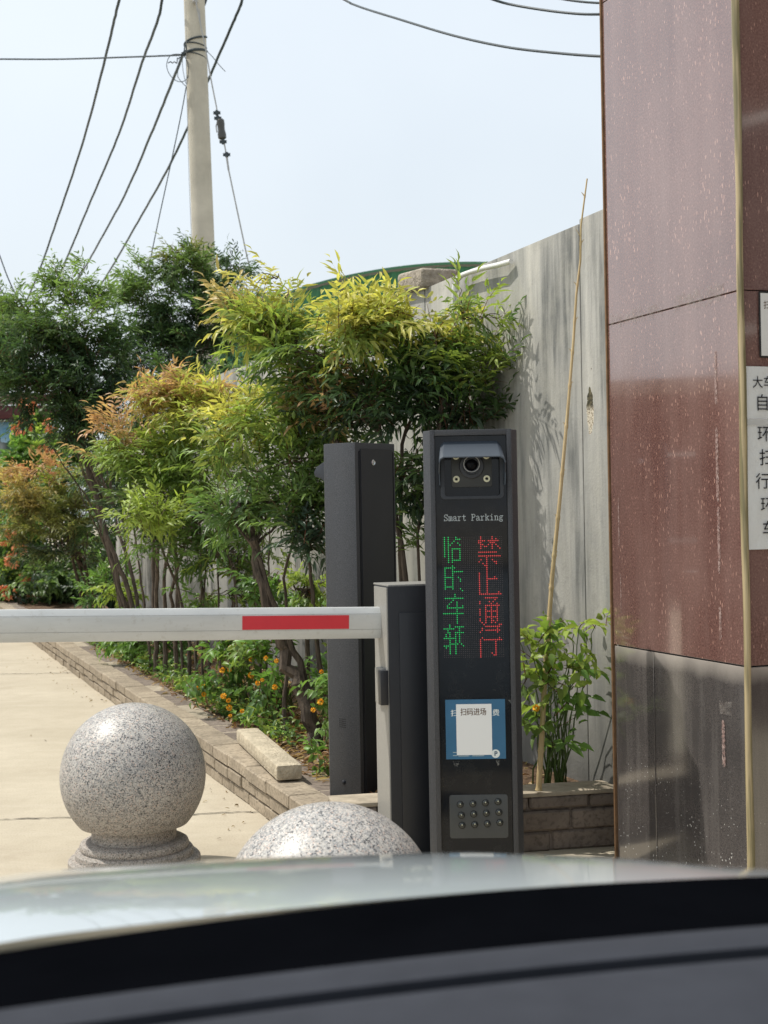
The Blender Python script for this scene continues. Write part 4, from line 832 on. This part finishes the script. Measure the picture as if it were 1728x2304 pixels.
shrub('nandina_shrub', 'large dark green shrub at the far left with several long leaning bare stems',
      [(150, 720, 120, 60, 10.6, 180, 'dark', 'green', .1), (165, 640, 70, 45, 10.7, 67, 'mid', 'green', .2), (90, 790, 110, 80, 10.6, 210, 'dark', 'mid', 0), (210, 800, 80, 80, 10.6, 165, 'dark', 'mid', -.1), (130, 880, 110, 70, 10.5, 195, 'dark', 'mid', -.15), (215, 900, 65, 60, 10.6, 105, 'dark', 'dark', 0), (170, 965, 65, 55, 10.6, 90, 'dark', 'mid', -.1), (40, 820, 50, 45, 10.5, 50, 'mid', 'green', .1),
       (60, 700, 50, 50, 10.8, 60, 'mid', 'green', .1)],
      [((325, 1478, 10.6), (290, 1330, 10.6), (235, 1200, 10.6), (205, 1080, 10.6), (170, 980, 10.6), .024), ((318, 1478, 10.7), (270, 1320, 10.7), (228, 1150, 10.7), (195, 1050, 10.7), (180, 960, 10.7), .02), ((308, 1470, 10.8), (250, 1250, 10.8), (215, 1120, 10.8), .018), ((335, 1470, 10.6), (300, 1300, 10.6), (262, 1180, 10.6), (255, 1120, 10.5), .018), ((296, 1470, 10.9), (262, 1320, 10.9), (225, 1180, 10.9), .015)],
      .056, .0145, 4)
shrub('nandina_shrub', 'dark dense shrub whose feathery top stands in front of the utility pole',
      [(340, 640, 80, 50, 12.6, 120, 'mid', 'green', .1), (420, 610, 90, 50, 12.6, 135, 'dark', 'green', .05), (400, 580, 50, 30, 12.6, 39, 'mid', 'olive', .2), (330, 730, 80, 70, 12.6, 165, 'dark', 'mid', 0), (430, 700, 110, 90, 12.6, 240, 'dark', 'mid', -.1), (525, 600, 45, 35, 12.4, 39, 'mid', 'dark', 0), (520, 690, 70, 70, 12.4, 105, 'mid', 'green', 0),
       (400, 810, 120, 60, 12.5, 180, 'dark', 'mid', -.2), (300, 830, 50, 60, 12.6, 60, 'dark', 'mid', -.1), (470, 770, 80, 70, 12.4, 120, 'dark', 'mid', -.1)],
      [((350, 1390, 13), (345, 1200, 13), (335, 1000, 12.8), (325, 850, 12.6), .028), ((370, 1390, 13), (380, 1100, 12.9), (400, 850, 12.6), .024)],
      .058, .0145, 5)
shrub('nandina_shrub', 'shaded dark shrub filling the gap behind the orange-tipped one',
      [(300, 920, 90, 70, 12.0, 90, 'dark', 'mid', -.1), (450, 900, 130, 70, 11.8, 110, 'dark', 'mid', -.2), (560, 900, 60, 90, 9.8, 30, 'dark', 'mid', 0), (240, 1040, 80, 80, 11.8, 80, 'dark', 'mid', 0), (350, 1030, 130, 90, 11.6, 90, 'dark', 'mid', -.2), (300, 1160, 90, 55, 11.5, 50, 'dark', 'green', -.1), (240, 1320, 50, 40, 11.5, 30, 'mid', 'bright', .1)],
      [((400, 1400, 12), (395, 1200, 12), (380, 1000, 12), .02), ((290, 1400, 12), (280, 1200, 12), (260, 1050, 12), .018)],
      .055, .015, 6)
shrub('nandina_shrub', 'golden orange shrub low at the left edge beyond the drive',
      [(70, 1095, 80, 50, 13.6, 90, 'olive', 'gold', .2), (90, 1060, 50, 30, 13.6, 40, 'gold', 'orange', .2), (40, 1150, 60, 50, 13.5, 60, 'olive', 'gold', .2), (180, 1070, 70, 60, 13.6, 80, 'olive', 'lime', 0), (200, 1140, 60, 50, 13.6, 60, 'mid', 'olive', .1), (120, 1180, 90, 50, 13.5, 90, 'olive', 'olive', .1), (150, 1230, 90, 45, 13.6, 80, 'dark', 'olive', -.1)],
      [((205, 1440, 14.2), (180, 1330, 14.1), (150, 1200, 13.9), .026), ((215, 1440, 14.2), (195, 1320, 14.1), (160, 1220, 13.9), .022), ((225, 1440, 14.3), (205, 1320, 14.2), (175, 1240, 14), .02), ((232, 1440, 14.2), (205, 1330, 14.2), (190, 1250, 14), .018)],
      .06, .014, 7, R_len=(.2, .36))
def hedge(name, label, clumps, seed, leafL=.07, leafW=.036, **kw):
    c = clumps[0]; return shrub(name, label, clumps, [((c[0], c[1] + 60, c[4] + .2), (c[0] + 5, c[1] + 20, c[4] + .1), (c[0], c[1], c[4]), .015)], leafL, leafW, seed, nodes=5, up=.1, **kw)
hedge('leafy_shrub', 'deep green shrub mass behind the golden shrub, near the roofed board', [(60, 1150, 110, 80, 20.5, 170, 'dark', 'green', 0), (180, 1130, 90, 110, 19.5, 170, 'dark', 'mid', 0), (240, 1250, 70, 90, 18.5, 120, 'dark', 'mid', 0), (60, 1270, 110, 60, 19.8, 150, 'dark', 'mid', 0)], 25, .1, .045, R_len=(.25, .45))
vine = hedge('trumpet_vine', 'climbing vine with orange trumpet flowers at the left edge', [(110, 985, 55, 45, 18.6, 70, 'bright', 'lime', .1), (40, 948, 26, 8, 18.6, 8, 'bright', 'lime', .1), (75, 1045, 70, 50, 18.6, 80, 'green', 'bright', .1), (20, 1060, 50, 40, 18.6, 40, 'mid', 'bright', 0), (40, 1210, 70, 50, 18.6, 70, 'mid', 'bright', 0), (20, 1290, 50, 40, 18.6, 50, 'mid', 'lime', 0), (95, 925, 25, 25, 18.8, 12, 'mid', 'bright', 0), (170, 1010, 50, 50, 18.9, 40, 'mid', 'green', 0)], 20, .085, .05, cat='vine', group=None, R_len=(.2, .4))
hedge('leafy_shrub', 'dark leafy shrub under the vine at the far end of the drive', [(110, 1300, 80, 55, 17.8, 110, 'dark', 'green', 0), (190, 1290, 60, 60, 17.6, 80, 'dark', 'green', .1), (20, 1320, 60, 40, 18.2, 50, 'dark', 'mid', 0)], 21, .09, .04, R_len=(.2, .4))
# orange trumpet flowers on the vine
fo = G('orange_trumpet_petal', (.68, .26, .12), .6, .2).m; fme = None
gq = np.random.default_rng(3)
for (u, v) in ((46, 1058), (62, 1066), (120, 1052), (112, 958), (60, 912), (108, 1020), (70, 1110), (22, 1078), (10, 1210), (28, 1262), (44, 1236), (96, 1012), (276, 832), (70, 918), (6, 1330), (20, 1334), (60, 1300), (40, 965), (56, 960), (28, 1195)):
    if fme is None:
        m = MB()
        for k in range(9):
            d = Vector(gq.normal(size=3)).normalized(); s_ = d.orthogonal().normalized(); c = d * .05
            for a in range(5):
                w1 = Matrix.Rotation(a * 2 * math.pi / 5, 3, d) @ s_; w2 = Matrix.Rotation((a + .8) * 2 * math.pi / 5, 3, d) @ s_; m.add([c, c + d * .03 + w1 * .035, c + d * .045 + (w1 + w2) * .03, c + d * .03 + w2 * .035], [(0, 1, 2, 3)])
        f0 = m.build('flower', fo, vine); fme = f0
    else:
        f0 = fme.copy(); COL.objects.link(f0); f0.parent = vine
    f0.location = at(u, v, 17.9) - vine.location; f0.rotation_euler = tuple(gq.uniform(0, 6, 3)); f0.scale = [gq.uniform(.7, 1.2)] * 3
# small leafy plants in front of the wall
lowG = 'leafy undergrowth plants'
hedge('leafy_plant', 'light green bushy plant at the foot of the wall, just left of the side kiosk', [(690, 1330, 45, 50, 6.9, 34, 'green', 'lime', .1), (620, 1300, 60, 50, 7.4, 30, 'mid', 'bright', 0), (640, 1370, 70, 30, 7.3, 26, 'mid', 'bright', 0)], 22, .045, .02, group=lowG, R_len=(.1, .2))
hedge('leafy_plant', 'sparse reddish-twigged plant before the pale wall in the middle', [(520, 1330, 70, 35, 8.6, 26, 'mid', 'lime', 0), (450, 1340, 60, 28, 9.2, 20, 'green', 'bright', 0), (580, 1270, 50, 50, 8.6, 24, 'green', 'lime', 0)], 23, .045, .02, group=lowG, R_len=(.1, .2))
hedge('leafy_plant', 'bright green clump behind the boom below the tall dark stems', [(300, 1430, 60, 30, 10.2, 34, 'green', 'bright', .1), (360, 1440, 70, 30, 9.6, 40, 'mid', 'bright', 0), (270, 1350, 50, 40, 11, 24, 'green', 'lime', 0)], 24, .06, .024, group=lowG, R_len=(.12, .24))
# flowering kerria
pet = simple('orange_yellow_petal', (.82, .42, .03), .6, .2, var=.2, bst=0)
def kerria(label, clumps, flowers, seed, base, LL=.045):
    root = thing('flowering_shrub', label, 'flowering shrub', base, 0, 'flowering shrubs with orange pompon blooms')
    g = np.random.default_rng(seed); Vt, T, Q, C_, anc = fronds(clumps, LL, LL * .56, seed, .15, 3, (.09, .17), size_jit=.4); mesh_from('crown', Vt, T, Q, C_, M['leaf'], root, base)
    m = MB()
    for c, a in anc[::2]:
        a = Vector(a); b_ = Vector(base) + Vector((g.normal() * .04, g.normal() * .04, 0)); P = wig([b_, b_.lerp(a, .6) + Vector((0, 0, .06)), a], g, .008, 5); m.tube(P, [.0035 * (1 - .6 * i / (len(P) - 1)) for i in range(len(P))], 5, caps=False)
    m.build('stems', simple('green_stem', (.09, .15, .04), .6) if 'green_stem' not in bpy.data.materials else bpy.data.materials['green_stem'], root, smooth=True, off=base)
    for (u, v, Y, r_) in flowers:
        global KF
        if KF is None:
            m = MB()
            for k in range(46):
                d = Vector(g.normal(size=3)).normalized(); s_ = d.orthogonal().normalized(); s_ = Matrix.Rotation(g.uniform(0, 6), 3, d) @ s_; t_ = d.cross(s_)
                m.add([d * .35, d * .75 + s_ * .28, d * 1.0 + t_ * .12, d * .75 - s_ * .28], [(0, 1, 2, 3)])
            KF = m.build('flower', pet, root); f = KF
        else:
            f = KF.copy(); COL.objects.link(f); f.parent = root
        f.location = at(u, v, Y) - root.location; f.scale = (r_,) * 3; f.rotation_euler = tuple(g.uniform(0, 6, 3))
    return root
KF = None
kb = atz(545, 1580, .15)
kerria('flowering shrub with orange pompon blooms beside the kerb, below the red stripe', [(520, 1450, 55, 50, 7.6, 60, 'green', 'bright', .1), (480, 1530, 60, 35, 7.5, 45, 'mid', 'bright', 0), (560, 1470, 50, 60, 7.4, 45, 'green', 'lime', 0)],
       [(519, 1457, 7.5, .016), (519, 1474, 7.5, .015), (551, 1465, 7.4, .016), (547, 1474, 7.4, .012), (565, 1484, 7.3, .014), (500, 1508, 7.4, .018), (516, 1507, 7.4, .013), (565, 1520, 7.2, .019), (446, 1548, 7.4, .014), (458, 1543, 7.4, .012), (459, 1562, 7.4, .015), (503, 1566, 7.1, .018), (514, 1576, 7.1, .014), (516, 1592, 7.1, .018), (545, 1600, 7.0, .013), (518, 1610, 7.0, .011)], 30, kb)
kb = atz(640, 1600, .15)
kerria('flowering shrub with orange pompon blooms between the two leaning trunks', [(600, 1470, 45, 45, 7.2, 32, 'green', 'bright', 0), (590, 1540, 50, 35, 7.0, 26, 'mid', 'bright', 0), (690, 1510, 30, 55, 6.9, 14, 'mid', 'bright', .1)],
       [(598, 1481, 6.9, .014), (622, 1487, 6.9, .014), (580, 1537, 6.8, .015), (618, 1546, 6.8, .016), (590, 1530, 6.9, .011)], 31, kb)
kb = atz(735, 1640, .15)
kerria('flowering shrub with two orange blooms close beside the left edge of the side kiosk', [(735, 1540, 30, 60, 6.2, 26, 'green', 'bright', .1), (735, 1440, 35, 50, 6.4, 20, 'green', 'lime', .1), (725, 1700, 20, 22, 5.8, 8, 'green', 'bright', .2)], [(721, 1579, 6.0, .016), (705, 1597, 6.0, .013), (723, 1512, 6.2, .012)], 32, kb)
kb = on_plane(1240, 1760, wallpt(0, 0, .12), Nn)
kb.z = .17
kerria('leafy green shrub with one orange bloom growing round the bamboo cane', [(1205, 1450, 28, 55, 5.0, 9, 'bright', 'lime', .1), (1285, 1405, 40, 20, 5.0, 8, 'bright', 'lime', .3), (1255, 1480, 50, 45, 5.0, 12, 'bright', 'lime', .1), (1230, 1530, 50, 40, 5.0, 10, 'green', 'lime', .05), (1320, 1522, 40, 14, 5.05, 6, 'bright', 'lime', .2), (1285, 1585, 36, 34, 5.05, 6, 'mid', 'bright', .1), (1205, 1590, 22, 50, 5.0, 5, 'green', 'bright', 0), (1250, 1660, 20, 40, 5.1, 3, 'green', 'bright', 0)],
       [(1206, 1593, 4.9, .0145)], 33, kb, .05)
# ground cover weeds, dry litter
def scatter(name, label, n, fn, L, Wd, cols, seed, flatn=.3, cat='ground cover', lift=.0):
    g = np.random.default_rng(seed); P = np.array([fn(g) for _ in range(n)]); Dv = g.normal(size=(n, 3)) * np.array([1, 1, flatn]) + np.array([0, 0, lift]); Nv = np.array([0, 0, 1.0]) + g.normal(size=(n, 3)) * .4
    cc = np.array([cols[i] for i in g.integers(0, len(cols), n)]) * g.uniform(.6, 1.3, (n, 1))
    V_, t_, q_, c_ = leaf_arrays(P, Dv, Nv, L * g.uniform(.5, 1.3, n), Wd * g.uniform(.6, 1.2, n), cc); o = mesh_from(name, V_, t_, q_, c_, M['leaf']); return tag(o, label, cat, kind='stuff')
def bed(t0, t1, a0, a1, z0=.15, z1=.17): return lambda g: np.array(KC + D * (t0 + (t1 - t0) * g.random() ** 1.5) + Nn * g.uniform(a0, a1)) + np.array([0, 0, g.uniform(z0, z1)])
scatter('leaf_litter', 'dry brown leaf litter on the planter soil', 5200, bed(0, 7, .2, 1.1, .145, .175), .05, .016, [(.3, .17, .08), (.42, .28, .14), (.2, .1, .05), (.5, .38, .22)], 40)
scatter('weeds', 'low green weeds along the inside of the kerb', 2600, lambda g: np.array(KC + D * g.uniform(1.6, 8) + Nn * (.27 + abs(g.normal()) * .12)) + np.array([0, 0, .15 + abs(g.normal()) * .06]), .05, .02, [PAL['green'], PAL['bright'], PAL['mid'], PAL['lime']], 41, .6, lift=.4)
scatter('ground_litter', 'scattered bits of dry leaf and grit on the concrete drive', 260, lambda g: np.array([g.uniform(-4, .3), g.uniform(4.4, 14), .006 + g.random() * .004]) if g.random() < .6 else np.array(KC + D * g.uniform(0, 8) - Nn * abs(g.normal()) * .12) + np.array([0, 0, .006]), .022, .009, [(.2, .13, .07), (.3, .22, .12), (.1, .07, .05)], 44, .05)
scatter('fallen_petals', 'fallen orange petals on the far kerb', 900, lambda g: np.array([g.uniform(-6.5, -4.2), 18.4 + g.random() * .22, .205]), .05, .03, [(.6, .3, .15), (.5, .3, .2)], 42)

# bamboo cane
bc = thing('bamboo_cane', 'tall thin dry bamboo cane leaning against the sky beside the concrete wall', 'bamboo cane', at(1212, 1775, 5.02))
pts = [(1212, 1778), (1219, 1660), (1224, 1560), (1232, 1440), (1243, 1290), (1259, 1130), (1268, 1030), (1279, 905), (1290, 770), (1297, 660), (1306, 585), (1307, 510), (1314, 455), (1321, 402)]
P = [at(u, v, 5.02 + .02 * i / 13) for i, (u, v) in enumerate(pts)]; o = bc.location; tot = [0]
for i in range(1, len(P)): tot.append(tot[-1] + (P[i] - P[i - 1]).length)
def along(s):
    for i in range(1, len(P)):
        if s <= tot[i]: return P[i - 1].lerp(P[i], (s - tot[i - 1]) / (tot[i] - tot[i - 1]))
    return P[-1]
LL_ = tot[-1]; PP = []; RR = []; s = 0; nodesp = []
while s < LL_ - .02:
    nodesp.append(s); s += .145 + .03 * math.sin(s * 7)
N2 = 360
for i in range(N2 + 1):
    s = LL_ * i / N2; r_ = .0108 * (1 - .75 * s / LL_); dn = min(abs(s - q) for q in nodesp); PP.append(along(s)); RR.append(r_ * (1 + .28 * math.exp(-(dn / .006) ** 2)))
MB().tube(PP, RR, 12).build('cane', M['bamboo'], bc, smooth=True, off=o)
m = MB()
for k, s in enumerate(nodesp[3:]):
    q = along(s); sd = 1 if k % 2 else -1; m.tube([q, q + Vector((sd * .012, 0, .016))], [.003, .0008], 5)
q = along(nodesp[-1] - .15); m.tube([q, q + Vector((-.018, 0, .03))], [.002, .0005], 5); m.build('twig_stubs', M['bamboo'], bc, off=o)

# ------------------------------------------------------------------ far left: notice board with roof, tree
bd = thing('notice_board', 'roofed board with a painted blue sky and rocks landscape at the left edge', 'notice board', (at(-40, 1100, 23).x, 23, 0))
bx = lambda u: at(u, 1000, 23).x - bd.location.x
pz = lambda v: at(20, v, 23).z
MB().box((0, .06, (pz(1180) + pz(945)) / 2), (1.9, .08, pz(945) - pz(1180))).build('panel', simple('grey_board', (.3, .3, .3)), bd)
pm = G('painted_landscape', rough=.5); x_, y_, z_ = pm.sep(); c = pm.ramp(pm.noise(1.2, 4, .6, pm.map((1, 1, 3))), [(.45, (.09, .33, .55)), (.7, (.6, .75, .8))])
hill = pm.math('LESS_THAN', z_, pm.math('ADD', pz(985) - 0.0, pm.math('MULTIPLY', pm.math('SUBTRACT', pm.noise(1.6, 4), .45), 1.2)))
rk = pm.ramp(pm.vor(3.5), [(.2, (.3, .33, .32)), (.5, (.05, .08, .06)), (.6, (.04, .14, .05))]); pm.set('Base Color', pm.mix(hill, c, rk))
MB().box((0, .005, (pz(1170) + pz(950)) / 2), (1.8, .02, pz(950) - pz(1170))).build('picture', pm.m, bd)
m = MB(); m.box((0, 0, pz(930)), (2.5, .5, .22)); m.box((0, 0, pz(900)), (2.7, .8, .1)); m.build('roof', simple('dark_red_roof_paint', (.10, .025, .025), .5, .4, var=.25), bd, bevel=.02)
for sx in (-.93, .93): MB().box((sx, .1, pz(930) / 2), (.1, .1, pz(930))).build('post', bpy.data.materials['dark_red_roof_paint'], bd, bevel=.01)
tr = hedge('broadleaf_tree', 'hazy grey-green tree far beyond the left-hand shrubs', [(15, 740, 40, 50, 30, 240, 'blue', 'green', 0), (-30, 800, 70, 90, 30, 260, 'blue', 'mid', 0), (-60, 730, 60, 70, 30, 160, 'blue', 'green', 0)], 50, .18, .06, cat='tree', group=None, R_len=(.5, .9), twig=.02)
tm = MB().tube([(at(-10, 900, 30).x, 30, 0), (at(-10, 900, 30).x + .05, 30, 2), tuple(at(-15, 800, 30))], [.16, .13, .06], 10); tm.build('trunk', M['bark'], tr, smooth=True, off=tr.location)

# ------------------------------------------------------------------ the car we look out of
yaw = R(13.5); CF = Vector((-math.sin(yaw), math.cos(yaw), 0)); CR = Vector((math.cos(yaw), math.sin(yaw), 0)); wc = .34
car = thing('car', 'pale silver car with a dark grey dashboard, at the bottom of the photo', 'car', CR * wc, yaw)
# local frame: x = w - wc (right), y = forward q
cp = G('pale_silver_car_paint', (.50, .55, .57), .28, .6, .35, coat=1, coatr=.02); cp.bump(cp.noise(2.5, 2), .015, .02)
def hood_z(x, q):
    qs_ = float(np.interp(x, [-.86, -.6, -.402, -.263, -.109, .086, .224, .367, .55, .86], [1.50, 1.53, 1.528, 1.505, 1.48, 1.44, 1.38, 1.30, 1.24, 1.2]))
    t = q - qs_; z = .877 - .25 * t - (.337 if t < 0 else .42) * t * t - .25 * max(0, abs(x) - .62) ** 1.6
    z -= .003 * math.exp(-((x + .42) / .04) ** 2) + .0025 * math.exp(-((x - .30) / .05) ** 2)
    if q > 1.9: z -= 1.6 * (q - 1.9) ** 2
    return z
xs_ = np.linspace(-.86, .86, 70); qs = np.linspace(1.125, 2.32, 60)
def cowl_q(x): return 1.132 - .16 * (x * x)
m = MB(); m.grid([[(x, cowl_q(x) + (q - 1.125) * (1 - .10 * (x / .86) ** 4 * 1.5), hood_z(x, q)) for x in xs_] for q in qs]); m.build('bonnet', cp.m, car, smooth=True, angle=60)
m = MB()                                                     # wings and nose
for sx in (-1, 1):
    m.grid([[(sx * (.86 + .02 * (d > 0)), cowl_q(.86) + (q - 1.125) * .85, (hood_z(.86, q) if sx > 0 else hood_z(-.86, q)) - d if d < .9 else .25) for q in qs] for d in (0, .05, .2, 1)])
m.grid([[(x, cowl_q(x) + (2.32 - 1.125) * (1 - .15 * (x / .86) ** 4) + e, z if z is not None else hood_z(x, 2.32)) for x in xs_] for e, z in ((0, None), (.03, .35), (.0, .22))])
m.build('wings_and_bumper', cp.m, car, smooth=True)
for sx in (-1, 1):                                           # front door skins beside the dashboard, closing the body behind the wings
    m = MB(); m.grid([[(sx * (.86 - .05 * max(0, k - 3) / 2), y, z + .0 * y) for y in np.linspace(cowl_q(.86) + .02, -.6, 24)] for k, z in enumerate((.22, .5, .7, .82, .86, .875))]); m.grid([[(sx * .81, y, .875) for y in np.linspace(cowl_q(.86) + .02, -.6, 24)], [(sx * .76, y, .86) for y in np.linspace(cowl_q(.86) + .02, -.6, 24)], [(sx * .75, y, .3) for y in np.linspace(cowl_q(.86) + .02, -.6, 24)]])
    m.build('door', cp.m, car, smooth=True)
trim = simple('black_cowl_trim', (.0022, .0025, .0034), .7, .0, var=.2)
m = MB(); rows = []
for f, dz in ((0, 0), (.15, -.004), (.4, -.008), (.75, -.004), (1, .004)):
    rows.append([(x, (.965 - .16 * x * x) * (1 - f) + cowl_q(x) * f, .928 + dz - .010 * f - .05 * x * x * f) for x in xs_])
rows.append([(x, cowl_q(x) + .006, .86) for x in xs_]); m.grid(rows).build('cowl', trim, car, smooth=True)
dsh = simple('grey_dashboard_plastic', (.036, .039, .048), .8, .08, var=.12, sc=20, bsc=300, bst=.2, bd=.001)
def dz_(x, q): return .93
m = MB(); rows = []
for q, z in ((.968, .915), (.966, .927), (.958, .9305), (.925, .931), (.914, .9295), (.913, .87), (.899, .87), (.897, .9275), (.885, .930), (.8, .931), (.7, .925), (.62, .905), (.56, .86), (.54, .76), (.53, .6)):
    rows.append([(x, q - .12 * x * x, z - .02 * x * x) for x in xs_])
m.grid(rows).build('dashboard', dsh, car, smooth=True, angle=40)
